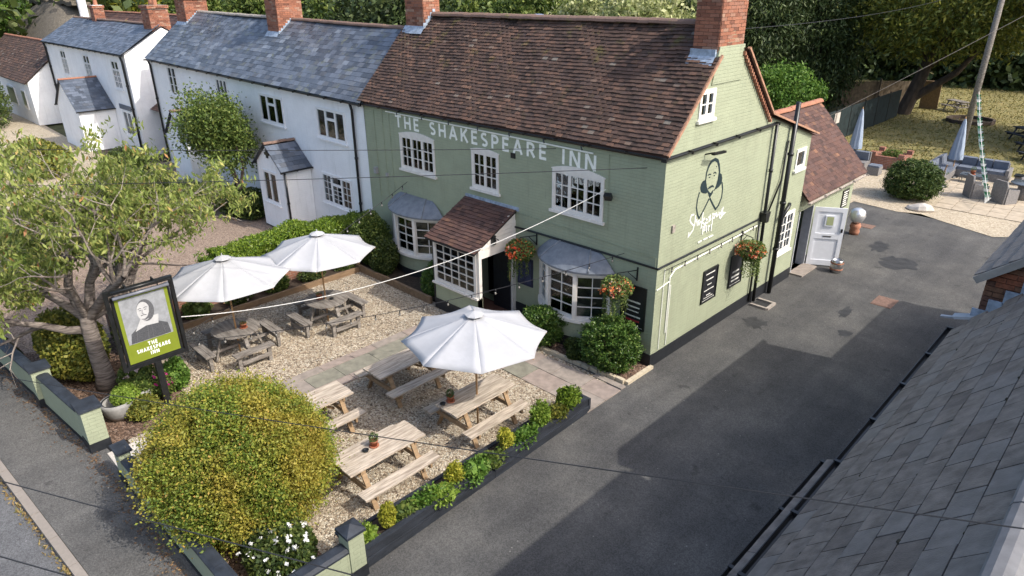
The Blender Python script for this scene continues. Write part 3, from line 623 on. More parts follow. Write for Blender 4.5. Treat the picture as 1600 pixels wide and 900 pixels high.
# ------------------------------------------------------------ the inn
pub = thing('pub_building', 'sage green brick inn with brown tiled roof and white lettering', 'pub', (-5.6,2.3,0))
FO, FU, FN = (0,0,0), (1,0,0), (0,-1,0)      # front: u = x, outward -y
GO, GU, GN = (0,0,0), (0,1,0), (1,0,0)       # gable: u = y, outward +x
fw = [(-9.45,-7.8,3.36,4.42), (-6.18,-5.12,3.36,4.42), (-3.2,-1.6,3.36,4.40)]
fops = fw + [(-9.7,-7.95,.85,2.1), (-3.2,-1.5,.85,2.1), (-5.95,-4.75,.05,2.15)]
mb = MB(); wallcols(mb, FO, FU, FN, .3, [(-11.3,5.2),(0,5.2)], [], fops); part('front_wall', mb, m_green, pub)
gops = [(1.12,1.78,5.78,6.42), (6.42,7.4,1.1,2.34), (6.86,7.5,3.6,4.2)]
mb = MB(); wallcols(mb, GO, GU, GN, .3, [(0,5.2),(2.35,7.62),(4.6,5.45),(7.76,4.54)], [.3], gops); part('gable_wall', mb, m_green, pub)
mb = MB(); mb.box(-11.28,-11.0,.3,7.7,0,5.2); mb.box(-11,-.3,7.5,7.75,0,4.4); mb.prism([(.3,5.2),(4.6,5.2),(2.35,7.6)], (-11.28,0,0), (0,1,0), (0,0,1), (.2,0,0)); part('rear_wall', mb, m_green, pub)
mb = MB(); mb.box(-10.98,-.32,.32,7.45,2.58,2.7); mb.box(-10.98,-.32,.32,7.45,.0,.06); mb.box(-10.98,-.32,3.2,3.3,.1,5.0); part('floors', mb, m_dark, pub)
for a, b in ((-11.3,-10.15),(-7.5,-5.98),(-4.7,-3.55),(-1.2,.022)): mb = MB(); mb.box(a,b,-.022,.1,-.02,.34); part('plinth', mb, m_black, pub)
mb = MB(); mb.box(-.1,.022,.101,7.78,-.02,.33); part('plinth', mb, m_black, pub)
# roof deck and tiles
dy, dz = 2.45, 2.50; SL = math.hypot(dy, dz)
mb = MB()
for z_, o_ in ((.0,(0,1,2,3)),(-.05,(3,2,1,0))):
    mb.add([(-11.42,-.08,5.14+z_),(.06,-.08,5.14+z_),(.06,1.70,6.957+z_),(-11.42,1.70,6.957+z_)], [o_]); mb.add([(-11.42,1.70,6.957+z_),(-.3,1.70,6.957+z_),(-.3,2.35,7.62+z_),(-11.42,2.35,7.62+z_)], [o_])
mb.add([(-11.42,2.35,7.62),(-.3,2.35,7.62),(-.3,2.84,7.2),(-11.42,2.84,7.2)], [(0,1,2,3)]); mb.add([(-11.42,2.84,7.2),(.10,2.84,7.2),(.10,4.7,5.5),(-11.42,4.7,5.5)], [(0,1,2,3)]); mb.add([(-11.42,4.7,5.5),(.10,4.7,5.5),(.10,7.95,4.52),(-11.42,7.95,4.52)], [(0,1,2,3)])
mb.add([(-11.42,2.84,7.13),(.10,2.84,7.13),(.10,4.7,5.43),(-11.42,4.7,5.43)], [(3,2,1,0)]); mb.add([(-11.42,4.7,5.43),(.10,4.7,5.43),(.10,7.95,4.45),(-11.42,7.95,4.45)], [(3,2,1,0)])
roof = part('roof', mb, m_clay2, pub)
def pubsag(u, v): return -.05*math.sin(math.pi*u)*v+.018*math.sin(u*19+v*3)*(.3+v)+.012*math.sin(u*47+v*11)
mb = MB(); tileroof(mb, (-11.42,-.1,5.22), (1,0,0), (0,dy,dz), 11.5, .108*24, .168, .108, .024, .009, sag=lambda u, v: pubsag(u, v*.741)); tileroof(mb, Vector((-11.42,-.1,5.22))+Vector((0,dy,dz)).normalized()*(.108*24), (1,0,0), (0,dy,dz), 10.78, SL-.108*24, .168, .108, .024, .009, sag=lambda u, v: pubsag(u*.94, .741+v*.259)); tag(part('roof_tiles', mb, m_clay, roof), kind='stuff')
mb = MB(); tileroof(mb, (-11.42,4.72,5.5), (1,0,0), (0,-1.88,1.70), 11.55, 2.5, .33, .2, .02, .005); tileroof(mb, (-11.42,2.86,7.2), (1,0,0), (0,-.5,.45), 10.78, .62, .33, .2, .02, .005); tileroof(mb, (-11.42,7.98,4.5), (1,0,0), (0,-3.25,.98), 11.55, 3.4, .33, .2, .02, .005); tag(part('rear_roof_tiles', mb, m_clay2, roof), kind='stuff')
ridge_run(roof, (-10.38,2.35,7.74), (-.63,2.35,7.74), .14, .31, m_ridge)
# verge mortar and the rear dentil edge
for a in (((.09,-.1,5.2), (.09,1.75,7.10), .05, .06), ((.12,2.9,7.2), (.12,4.68,5.5), .07, .05), ((.12,4.7,5.5), (.12,7.95,4.52), .06, .05)): mb = MB(); mb.beam(*a); part('verge', mb, pm('verge_tile',(.36,.2,.13),.9,.25,10), roof)
mb = MB()
for i in range(22): f = i/21; mb.obox((.05,2.85+f*1.85,7.08-f*1.76), (.035,0,0), (0,.03,0), (0,0,.045))
part('dentil_course', mb, m_redridge, roof)
# chimneys
ch = chimney(pub, -.62, -.01, 1.72, 2.82, 6.6, 8.5, 2)
mb = MB(); mb.box(-.65,-.03,1.64,1.70,7.06,7.22); mb.add([(-.67,1.5,6.9),(-.02,1.5,6.9),(-.02,1.70,7.16),(-.67,1.70,7.16)], [(0,1,2,3)]); part('flashing', mb, m_flash, ch)
mb = MB(); mb.prism([(1.55,6.5),(2.9,6.5),(2.88,7.28),(1.74,7.28)], (-.2,0,0), (0,1,0), (0,0,1), (.226,0,0)); part('painted_stack', mb, m_green, pub)
ch = chimney(pub, -11.3, -10.4, 1.95, 2.6, 6.9, 8.7, 2)
mb = MB(); mb.add([(-11.36,1.75,7.16),(-10.34,1.75,7.16),(-10.34,1.93,7.38),(-11.36,1.93,7.38)], [(0,1,2,3)])
for i in range(5): mb.box(-10.385,-10.365,1.9+i*.1,2.0+i*.1,7.3+i*.1,7.48+i*.1)
part('flashing', mb, m_flash, ch)
mb = MB(); mb.lathe([(.2,0),(.2,1.2),(.26,1.22),(.26,1.3),(.1,1.34)], 18, (-7.3,3.9,6.4)); part('flue', mb, pm('steel_flue',(.5,.56,.66),.3,.1,4,metal=.8), pub, True)
# windows
window(pub, FO, FU, FN, *fw[0], [(2,3),(2,3),(2,3)], arch=.11, curtain=[(0,.3)])
window(pub, FO, FU, FN, *fw[1], [(2,3),(2,3)], arch=.07, curtain=[(0,.16)])
window(pub, FO, FU, FN, *fw[2], [(2,3),(2,3),(2,3)], arch=.12, curtain=[(0,.16)])
window(pub, GO, GU, GN, *gops[0], [(1,2),(1,2)], mat=m_white, curtain=[(0,.45)])
window(pub, GO, GU, GN, *gops[1], [(2,4),(2,4)], mat=m_white, curtain=[(0,.5),(.5,1)])
window(pub, GO, GU, GN, *gops[2], [(1,1)], mat=m_white, curtain=[(0,1)])
def bay(x0, x1, zb, zt_, sag_, openlight=False):
    xc = (x0+x1)/2; c = (x1-x0)/2; rr = (c*c+sag_*sag_)/(2*sag_); yc = rr-sag_; A = math.asin(c/rr)
    def P(t, k=1., z=0): a = -A+2*A*t; return Vector((xc+k*rr*math.sin(a), yc-k*rr*math.cos(a), z))
    def strip(z0, z1, k0, k1, n=18):
        mb = MB()
        for i in range(n):
            a, b = i/n, (i+1)/n
            for (ka, za), (kb, zc) in (((k1,z0),(k1,z1)), ((k1,z1),(k0,z1)), ((k0,z1),(k0,z0)), ((k0,z0),(k1,z0))):
                mb.add([P(a,ka,za), P(b,ka,za), P(b,kb,zc), P(a,kb,zc)], [(0,1,2,3)])
        return mb
    w = part('bay_window', strip(zb-.07, zb+.01, .93, 1.055), m_frame, pub)
    part('base_wall', strip(-.02, zb-.071, .9, 1.0), m_green, w); part('bay_plinth', strip(-.02,.33,.9,1.012), m_black, w)
    part('head', strip(zt_-.07, zt_+.05, .93, 1.03), m_frame, w)
    mb = MB(); panes = []
    T = [.02, .34, .66, .98]
    for i in range(3):
        p, q = P(T[i]), P(T[i+1]); U = (q-p); L = U.length; U.normalize(); N = Vector((U.y,-U.x,0))
        if N.y > 0: N = -N
        grid(mb, panes, p, U, N, .0, L, zb+.012, zt_-.072, 2, 4, .07, .024, .05, 0.)
        mb.obox(p+Vector((0,0,(zb+zt_)/2)), U*.045, N*.05, Vector((0,0,(zt_-zb)/2-.012)))
        nn = len(panes)
        for c_, w_, h_ in panes: pane(w, c_, U, N, w_, h_)
        panes = []
    for p in (P(.995),): mb.obox(p+Vector((-.02,0,(zb+zt_)/2)), (.045,0,0), (0,.05,0), (0,0,(zt_-zb)/2-.012))
    part('casements', mb, m_frame, w)
    # curved lead roof with rolls
    mb = MB(); n = 18; ht = .42
    def Q(t, s): e = P(t, 1.075, zt_+.05); tp = Vector((xc+(e.x-xc)*.58, .0, zt_+.05+ht)); h = 1-(1-s)**1.7; return e + (tp-e)*s + Vector((0,0,1))*(h-s)*ht*.55
    for i in range(n):
        for j in range(6): mb.add([Q(i/n,j/6), Q((i+1)/n,j/6), Q((i+1)/n,(j+1)/6), Q(i/n,(j+1)/6)], [(0,1,2,3)])
        mb.add([Q(i/n,0)-Vector((0,0,.045)), Q((i+1)/n,0)-Vector((0,0,.045)), Q((i+1)/n,0), Q(i/n,0)], [(0,1,2,3)])
        mb.add([P(i/n,.9,zt_+.051), P((i+1)/n,.9,zt_+.051), Q((i+1)/n,0)-Vector((0,0,.045)), Q(i/n,0)-Vector((0,0,.045))], [(0,1,2,3)])
    for s in (0, 1):
        for j in range(6): mb.add([Q(s,j/6), Q(s,(j+1)/6), (Q(s,(j+1)/6).x, 0, zt_+.05), (Q(s,j/6).x, 0, zt_+.05)], [(0,1,2,3)])
    part('lead_roof', mb, m_lead, w)
    for t_ in (.22,.78):
        mb = MB(); mb.tube([Q(t_,j/8)+Vector((0,0,.008)) for j in range(9)], .022, 6); part('lead_roll', mb, m_lead, w, True)
    mb = MB(); mb.box(x0+.1,x1-.1,.35,.4,zb-.3,zt_); part('interior', mb, pm('room_wall',(.16,.12,.085),.9,.5,2.2), w)
bay(-10.1,-7.55,.84,2.08,.58); bay(-3.55,-1.22,.84,2.12,.62)
# porch
po = link('porch', None, pub); px0, px1, pyf = -6.35, -4.5, -1.4
mb = MB(); mb.box(px0,px1,pyf,pyf+.12,.34,.86); mb.box(px0,px0+.1,pyf+.12,-.02,.34,2.2); part('base_wall', mb, m_green, po)
mb = MB(); mb.box(px0-.012,px1+.01,pyf-.012,pyf+.13,-.02,.339); part('plinth', mb, m_black, po)
mb = MB(); mb.box(px0-.05,px0-.005,pyf-.02,-.02,-.02,2.25); part('side_board', mb, m_black, po)
wz = window(po, (0,pyf,0), FU, FN, px0+.01, px1-.09, .88, 2.14, [(5,5)], frame=.07, sash=.04, sill=.06, mat=m_frame)
mb = MB(); mb.box(px1-.085,px1,pyf,pyf+.1,.0,2.25); mb.box(px1-.09,px1,-.13,-.005,0,2.75); mb.box(px1-.06,px1-.005,pyf+.1,-.13,1.98,2.2)
mb.prism([(pyf+.02,2.2),(-.02,2.2),(-.02,3.0),(pyf+.02,2.28)], (px1-.05,0,0), (0,1,0), (0,0,1), (.04,0,0)); part('door_frame', mb, m_frame, po)
for i in range(6):
    z0 = 2.22+i*.12; y0 = pyf+.1+max(0,(z0-2.2))/.56*.9
    if y0 < -.15: mb = MB(); mb.box(px1-.012,px1+.006,y0,-.03,z0,z0+.112); part('weatherboard', mb, m_frame, po)
mb = MB(); mb.box(px1-.75,px1-.08,-.16,-.12,.05,1.98); d_ = part('door', mb, m_black, po)
mb = MB(); mb.tube([(px1-.05,-.2,1.0),(px1-.05,-.2,1.3)], .012, 6); part('handle', mb, pm('brass',(.5,.4,.2),.3,metal=1), d_)
mb = MB(); mb.box(px0+.1,px1,-1.28,-.02,.0,.05); part('floor', mb, pm('red_quarry_tile',(.1,.05,.04),.7,.2), po)
mb = MB(); mb.box(px0+.14,px0+.9,-1.25,-.9,.72,.9); part('bench_back', mb, pm('lime_cushion',(.33,.42,.05),.8), po)
pr0, pr1 = Vector((px0-.13,-1.58,2.20)), Vector((px0-.13,0,3.03)); S = pr1-pr0
mb = MB(); mb.add([pr0, pr0+Vector((2.0,0,0)), pr1+Vector((2.0,0,0)), pr1, pr0-Vector((0,0,.06)), pr0+Vector((2.0,0,-.06)), pr1+Vector((2.0,0,-.06)), pr1-Vector((0,0,.06))], [(0,1,2,3),(7,6,5,4),(0,4,5,1),(1,5,6,2),(3,7,4,0)]); part('porch_roof', mb, m_black, po)
mb = MB(); tileroof(mb, pr0+Vector((-.02,0,.01)), (1,0,0), S, 2.05, S.length+.02, .168, .12, .018, .008); tag(part('porch_tiles', mb, m_clay2, po), kind='stuff')
mb = MB(); mb.box(px0-.13,px1+.13,-.03,.0,3.02,3.12); part('flashing', mb, m_flash, po)
mb = MB(); mb.box(px1+.01,px1+.1,-.95,-.85,2.3,2.55); mb.tube([(px1+.05,-.9,2.5),(px1+.3,-.95,2.5)], .012, 6); part('lamp_bracket', mb, m_iron, po)
# lettering band and sign lights
m_paintwhite = pm('cream_lettering', (.88,.88,.8), .6, .06, 12)
band = MB(); band.beam((-10.08,-.02,5.02), (-1.95,-.02,4.95), .02, .035); bd = part('lettering_rail', band, m_paintwhite, pub)
letters(bd, 'THE SHAKESPEARE INN', (-9.62,-.001,4.60), (1,0,-.0085), (0,0,1), FN, 7.75, .37, m_paintwhite, .19, .30)
for i in range(7):
    x_ = -9.3+i*1.18; mb = MB(); mb.tube([(x_,-.0,5.08),(x_+.05,-.2,5.1),(x_+.08,-.22,5.07)], .010, 5); mb.tube([(x_+.02,-.18,5.1),(x_+.12,-.26,5.05)], .018, 6); part('sign_light', mb, m_iron, bd)
gutter(pub, (-11.3,-.12,5.14), (.05,-.12,5.16), .04); gutter(pub, (.09,-.24,5.17), (.09,5.1,5.22), .06)
mb = MB(); mb.tube([(-4.62,-.03,2.56),(-3.9,-.03,2.58),(-2,-.03,2.6),(.03,-.03,2.6),(.03,4.95,2.6)], .028, 8); part('conduit', mb, m_iron, pub)
mb = MB(); mb.tube([(.02,.55,.75),(.02,.55,2.22),(.02,.75,2.36),(.02,4.9,2.42)], .018, 6); mb.tube([(.02,.02,2.05),(.02,.55,2.12)], .012, 6); mb.tube([(.02,.30,.4),(.02,.30,2.5)], .010, 6); mb.tube([(.02,.62,.4),(.02,.62,2.0)], .012, 6); part('pale_conduit', mb, m_paintwhite, pub)
for x_ in (-10.75,-10.3,-9.95): mb = MB(); mb.tube([(x_,-.012,5.0),(x_+.03,-.012,2.2)], .008, 5); part('wall_cable', mb, m_green, pub)
mb = MB(); mb.tube([(-4.6,-.012,3.0),(-2,-.012,2.92),(-.05,-.012,2.85),(-.05,-.012,2.6)], .009, 5); mb.tube([(-1.5,-.012,5.0),(-1.45,-.012,3.2)], .007, 5); part('wall_cable', mb, m_green, pub)
dpm = MB()
h = downpipe(pub, [(.1,5.05,5.2),(.1,5.1,2.7),(.1,5.2,.05)], .045); mb = MB(); mb.prism([(-.14,.16),(.14,.16),(.07,-.12),(-.07,-.12)], (.0,5.12,2.62), (0,1,0), (0,0,1), (.2,0,0)); part('hopper', mb, m_iron, h)
downpipe(pub, [(.13,6.14,5.62),(.13,6.15,.02)], .065, name='soil_pipe'); downpipe(pub, [(.13,6.15,2.3),(.13,6.6,2.62),(.1,6.7,2.66)], .055, name='soil_pipe'); downpipe(pub, [(.06,5.4,2.7),(.06,5.95,3.5),(.06,6.05,4.6)], .025)
downpipe(pub, [(.06,4.98,.1),(.06,4.96,2.4)], .03)
mb = MB(); mb.box(.0,.04,.44,.56,3.35,3.52); part('junction_box', mb, m_drain, pub)
mb = MB(); mb.box(-10.9,-10.76,-.1,-.001,2.95,3.15); mb.box(-10.3,-10.2,-.06,-.001,2.95,3.05); part('junction_box', mb, pm('grey_box',(.3,.3,.3),.5), pub)
mb = MB(); mb.box(-4.66,-4.5,-.02,0,4.42,4.56); part('air_vent', mb, m_iron, pub)
t = thing('floodlight', 'small black floodlight on the sage wall beside the right upper window', 'floodlight', (-1.35,-.1,4.05)); mb = MB(); mb.obox((-1.36,-.17,4.06),(.08,.03,0),(-.02,.05,.03),(0,-.03,.06)); part('lamp_head', mb, m_iron, t); mb = MB(); mb.tube([(-1.4,0,3.98),(-1.38,-.12,4.02)], .015, 6); part('bracket', mb, m_iron, t)
t = thing('floodlight', 'long black lamp on the gable above the painted emblem', 'floodlight', (.2,2.1,5.0)); mb = MB(); mb.tube([(.0,1.62,4.95),(.22,1.66,5.02)], .018, 6); part('bracket', mb, m_iron, t); mb = MB(); mb.obox((.26,1.78,5.0),(.03,.22,0),(.04,0,0),(0,0,.025)); part('lamp_head', mb, m_iron, t)
# the emblem painted on the gable: dark line head, collar points and white script
m_teal = pm('dark_teal_paint', (.009,.024,.03), .6, .15, 20); m_script = pm('white_script_paint', (.72,.73,.68), .6, .08, 20)
EM = {"outline":[[1.85,4.15],[1.78,4.29],[1.78,4.48],[1.84,4.62],[1.96,4.73],[2.12,4.75],[2.26,4.69],[2.35,4.56],[2.41,4.4],[2.39,4.22],[2.33,4.07],[2.25,3.96]],"jaw":[[1.83,4.17],[1.9,4.05],[2.01,3.96],[2.07,3.92]],"hairL":[[1.77,4.33],[1.66,4.32],[1.58,4.26],[1.56,4.17],[1.61,4.07],[1.72,4.01],[1.85,3.98],[1.95,3.99],[1.87,4.08],[1.81,4.2]],"hairR":[[2.42,4.37],[2.52,4.32],[2.58,4.21],[2.58,4.1],[2.48,4.02],[2.36,3.99],[2.27,3.99],[2.33,4.08],[2.39,4.18],[2.42,4.29]],"mous":[[1.91,4.07],[1.99,4.09],[2.08,4.1],[2.15,4.1],[2.22,4.06]],"beard":[[1.95,3.98],[2.03,3.94],[2.11,3.95],[2.18,3.99],[2.21,4.0],[2.18,3.91],[2.06,3.82]],"brows":[[[1.86,4.41],[1.92,4.43],[2.01,4.41]],[[2.12,4.41],[2.18,4.43],[2.26,4.39]]],"eyes":[[[1.92,4.35],[1.98,4.35]],[[2.15,4.35],[2.2,4.35]],[[2.22,4.57],[2.24,4.55]]],"collar":[[[1.55,4.07],[1.49,3.91],[1.48,3.71],[1.56,3.53],[1.66,3.4]],[[1.66,3.4],[1.81,3.54],[2.05,3.81]],[[2.08,3.81],[2.25,3.63],[2.43,3.45]],[[2.43,3.45],[2.56,3.53],[2.67,3.71],[2.67,3.91],[2.6,4.1]]],"S":[[[1.41,3.56],[1.28,3.57],[1.24,3.46],[1.31,3.37],[1.45,3.27],[1.43,3.17],[1.28,3.07],[1.24,3.05],[1.25,3.16]],[[1.48,3.52],[1.48,3.26]],[[1.46,3.35],[1.55,3.39],[1.61,3.23]],[[1.69,3.35],[1.63,3.33],[1.68,3.24],[1.77,3.31]],[[1.83,3.52],[1.8,3.1]],[[1.94,3.35],[1.81,3.28],[2.03,3.13]],[[1.98,3.26],[2.07,3.28],[2.0,3.31],[1.98,3.2],[2.12,3.19]],[[2.23,3.34],[2.13,3.32],[2.23,3.24],[2.14,3.2]],[[2.21,3.37],[2.16,3.28],[2.25,3.26]],[[2.31,3.38],[2.33,3.08]],[[2.31,3.35],[2.42,3.33],[2.41,3.24],[2.32,3.25]],[[2.53,3.34],[2.46,3.32],[2.5,3.25],[2.61,3.28]],[[2.61,3.34],[2.68,3.18]],[[2.66,3.27],[2.76,3.34]],[[2.75,3.4],[2.73,3.25],[2.86,3.24]],[[2.81,3.43],[2.77,3.29],[2.95,3.25],[2.8,3.21],[2.7,3.14]]],"P":[[[1.88,3.13],[1.89,2.94]],[[1.85,3.13],[1.96,3.12],[1.99,3.03],[1.89,3.03]],[[2.05,3.12],[2.07,2.95]],[[2.14,3.1],[2.16,2.96]],[[2.14,3.07],[2.22,3.08]],[[2.29,3.09],[2.3,2.93]]],"small":[[[1.72,2.77],[1.89,2.78]],[[1.96,2.78],[2.16,2.78]],[[2.21,2.78],[2.44,2.78]]]}
em = link('painted_emblem', None, pub); EO, EU, EV = (0,0,0), (0,1,0), (0,0,1)
def estroke(name, lines, t, mat, k0=0):
    mb = MB(); strokes(mb, lines, EO, EU, EV, GN, 1, 1, t, k0=k0); return part(name, mb, mat, em)
th = [.03+.05*math.sin(math.pi*i/11) for i in range(12)]; estroke('head_outline', [EM['outline']], th, m_teal); estroke('jaw_line', [EM['jaw']], .04, m_teal)
for nm in ('hairL','hairR','beard'):
    mb = MB(); mb.prism(EM[nm], (.001,0,0), EU, EV, (.006,0,0)); part('beard' if nm == 'beard' else 'hair', mb, m_teal, em)
estroke('moustache', [EM['mous']], [.015,.05,.055,.045,.015], m_teal); estroke('face_lines', EM['brows']+EM['eyes'], .028, m_teal)
estroke('collar_points', EM['collar'], .05, m_teal); estroke('script_lettering', EM['S'], .042, m_script); estroke('script_lettering', EM['P'], .04, m_script, 20); estroke('script_lettering', EM['small'], .03, m_script, 30)
# ------------------------------------------------------------ rear wing of the inn
wing = thing('rear_wing', 'single storey sage green wing with brown tiled roof behind the inn', 'outbuilding', (-1.5,11,0))
mb = MB(); wallcols(mb, (-.08,0,0), GU, GN, .25, [(7.77,2.62),(12.55,2.62)], [], [(8.02,9.1,0.0,2.05)]); part('wall', mb, m_green, wing)
mb = MB(); wallcols(mb, (0,12.55,0), (1,0,0), (0,1,0), .25, [(-3.8,2.62),(-1.8,4.65),(-.08,2.62)], [], []); part('end_wall', mb, m_green, wing)
mb = MB(); mb.box(-.2,-.06,9.12,12.57,-.02,.32); part('plinth', mb, m_black, wing)
mb = MB(); mb.box(-1.5,-.4,7.9,9.3,0,.04); mb.box(-1.6,-1.5,7.8,9.4,0,2.5); part('lobby', mb, pm('lobby_grey',(.16,.17,.19),.8,.1), wing)
for a in ((-.33,-.05,8.02,8.07),(-.33,-.05,9.05,9.1)): mb = MB(); mb.box(a[0],a[1],a[2],a[3],0,2.06); part('door_jamb', mb, pm('grey_jamb',(.4,.41,.43),.6), wing)
mb = MB(); mb.box(-.1,.35,8.0,9.15,-.02,.05); part('doorstep', mb, m_slabA, wing)
A, B = Vector((.22,7.8,2.52)), Vector((-1.8,7.8,4.72)); S = B-A
mb = MB(); mb.add([(.22,7.8,2.47),(.22,12.7,2.47),(-1.8,12.7,4.66),(-1.8,7.8,4.66)], [(0,1,2,3)]); mb.add([(-3.95,7.8,2.5),(-3.95,12.7,2.5),(-1.8,12.7,4.66),(-1.8,7.8,4.66)], [(3,2,1,0)]); wr = part('roof', mb, m_clay2, wing)
mb = MB(); tileroof(mb, A, (0,1,0), S, 4.9, S.length, .2, .13, .018, .006); tag(part('roof_tiles', mb, m_clay2, wr), kind='stuff')
ridge_run(wr, (-1.8,7.7,4.75), (-1.8,12.75,4.75), .13, .32, m_redridge)
gutter(wing, (.27,7.8,2.46), (.27,12.65,2.44), .05, m_drain)
mb = MB(); mb.box(-.08,-.05,11.6,12.15,1.35,2.0); nb = part('notice_board', mb, m_iron, wing)
for i in range(7): mb = MB(); mb.box(-.05,-.045,11.67,12.08-.05*(i % 3),1.42+i*.08,1.45+i*.08); part('notice_line', mb, m_paintwhite, nb)
t = thing('door', 'white panelled door standing wide open on the side of the rear wing', 'door', (-.1,9.15,0))
p, q = Vector((-.02,9.14,0)), Vector((.82,9.62,0)); U = (q-p).normalized(); N = Vector((U.y,-U.x,0)); Z = Vector((0,0,1)); m_door = pm('pale_blue_white', (.8,.82,.85), .4, .04, 5)
def dbx(mb, a, b, c, d, n0, n1): mb.obox(p+U*(a+b)/2+Z*(c+d)/2+N*(n0+n1)/2, U*(b-a)/2, N*(n1-n0)/2, Z*(d-c)/2)
mb = MB(); dbx(mb,0,.96,.04,2.0,-.02,.0); part('leaf', mb, m_door, t)
for a in ((0,.12,.04,2.0),(.84,.96,.04,2.0),(.12,.84,.04,.22),(.12,.84,1.86,2.0),(.12,.84,.95,1.13)): mb = MB(); dbx(mb,*a,.001,.022); part('rail', mb, m_door, t)
mb = MB(); dbx(mb,.36,.64,1.38,1.74,.002,.03); part('window_frame', mb, m_door, t); mb = MB(); dbx(mb,.40,.60,1.42,1.70,.025,.034); part('pane', mb, pm('leaded_yellow_glass',(.42,.46,.25),.2), t)
mb = MB(); dbx(mb,.36,.62,1.02,1.06,.022,.03); part('letterbox', mb, pm('steel',(.5,.5,.5),.3,metal=1), t); mb = MB(); dbx(mb,.87,.92,1.2,1.32,.022,.05); part('handle', mb, m_iron, t)
def keg(loc, label, s=1.):
    t = thing('beer_keg', label, 'keg', loc, None); st = pm('steel',(.5,.5,.5),.3,metal=1); x, y, z = loc
    mb = MB(); mb.lathe([(.15*s,0),(.17*s,.02*s),(.17*s,.06*s),(.19*s,.1*s),(.195*s,.2*s),(.19*s,.32*s),(.17*s,.36*s),(.17*s,.41*s),(.155*s,.42*s),(.15*s,.37*s),(.02*s,.36*s)], 20, loc); part('body', mb, st, t, True)
    for z_ in (.1,.3): mb = MB(); mb.lathe([(.192*s,z_*s),(.2*s,(z_+.01)*s),(.2*s,(z_+.04)*s),(.192*s,(z_+.05)*s)], 20, loc, False); part('red_band', mb, m_redridge, t, True)
keg((.94,9.2,0), 'steel keg with red bands standing beside the open white door')
t = thing('plant_urn', 'round silver topped terracotta urn at the far corner of the rear wing', 'urn', (.02,13.35,0))
mb = MB(); mb.lathe([(.16,0),(.18,.12),(.15,.2),(.2,.3),(.16,.42)], 16, (.02,13.35,0)); part('pedestal', mb, m_redridge, t, True); mb = MB(); mb.lathe([(.05,.42),(.2,.5),(.29,.7),(.24,.92),(.1,1.0)], 18, (.02,13.35,0)); part('globe', mb, pm('steel_globe',(.75,.75,.75),.35,metal=.8), t, True)

# ------------------------------------------------------------ white houses
m_wwall = brickmat('white_painted_brick', (.83,.83,.83), (.85,.85,.85), (.8,.8,.8), var=.04, bump=.35, streak=(.62,.62,.6))
m_slate2 = islandmat('blue_slate', [(0,(.05,.06,.078)), (.3,(.07,.084,.11)), (.6,(.10,.12,.155)), (.85,(.13,.15,.19)), (1,(.07,.075,.085))], .5, .25, 9, None, .25, 50)
def slatehouse(name, label, x0, x1, y0, yr, y1, ze, zr, ops, wins, over=.15, sw=.31, sg=.2, tilt=0., slm=None):
    t = thing(name, label, 'house', (x1, y0, 0)); O = (0,y0,0)
    mb = MB(); wallcols(mb, O, FU, FN, .3, [(x0,ze),(x1,ze)], [], ops); part('front_wall', mb, m_wwall, t)
    for xx, n in ((x1,1),(x0,-1)):
        mb = MB(); wallcols(mb, (xx,0,0), (0,1,0), (n,0,0), .25, [(y0,ze),(yr,zr-.12),(y1,ze)], [], []); part('gable_wall', mb, m_wwall, t)
    mb = MB(); mb.box(x0+.3,x1-.3,y1-.1,y1,0,ze); mb.box(x0+.3,x1-.3,y0+1.2,y0+1.3,0,ze-.1); part('inner_wall', mb, m_dark, t)
    A = Vector((x0-.08,y0-over,ze-.06)); S = Vector((0,yr-y0+over,zr-ze+.06)); L = x1-x0+.16
    mb = MB(); mb.add([A-Vector((0,0,.05)),A+Vector((L,0,-.05)),A+Vector((L,0,-.05))+S,A-Vector((0,0,.05))+S], [(0,1,2,3)]); mb.add([(x0-.08,yr,zr-.05),(x1+.08,yr,zr-.05),(x1+.08,y1+over,ze-.1),(x0-.08,y1+over,ze-.1)], [(0,1,2,3)]); rf = part('roof', mb, slm or m_slate, t)
    mb = MB(); tileroof(mb, A, (1,0,0), S, L, S.length, sw, sg, .008, .004, tail=1.5, sag=lambda u, v: .03*math.sin(u*14)*v-.04*math.sin(math.pi*u)*v+.045); tag(part('roof_slates', mb, slm or m_slate, rf), kind='stuff')
    gutter(t, (x0-.05,y0-over-.04,ze-.08), (x1+.05,y0-over-.04,ze-.08), .055)
    t.rotation_euler.y = tilt; return t, rf
wo = [(-14.35,-12.52,3.62,4.70), (-18.55,-16.7,3.62,4.72), (-22.35,-21.25,3.7,4.95), (-27.6,-26.6,3.66,5.0), (-14.45,-12.5,1.2,2.36)]
wh, whr = slatehouse('white_house', 'long white painted house with blue slate roof attached to the inn', -29.7, -11.34, 0, 2.35, 5, 5.2, 7.22, wo, None, tilt=.0145)
WO = (0,0,0)
window(wh, WO, FU, FN, *wo[0], [(1,1,.9),(1,1,1),(1,1,.9)], mat=m_upvc, split=[None,.68,None], sill=.06, curtain=[(0,.3)])
window(wh, WO, FU, FN, *wo[1], [(1,1,.9),(1,1,1),(1,1,.9)], mat=m_upvc, split=[None,.68,None], sill=.06, curtain=[(0,.3)])
window(wh, WO, FU, FN, *wo[2], [(1,2),(1,2),(1,2)], mat=m_upvc, sill=.06); window(wh, WO, FU, FN, *wo[3], [(1,3),(1,3)], mat=m_upvc, sill=.06)
window(wh, WO, FU, FN, *wo[4], [(2,4,.9),(2,4,1),(2,4,.9)], mat=m_upvc, split=[None,.7,None], sill=.06, bar=.012, curtain=[(0,.33),(.33,.66),(.66,1)])
ridge_run(whr, (-29.7,2.35,7.27), (-20.35,2.35,7.27), .12, .45, m_drain); ridge_run(whr, (-19.4,2.35,7.27), (-11.8,2.35,7.27), .12, .45, m_ridge)
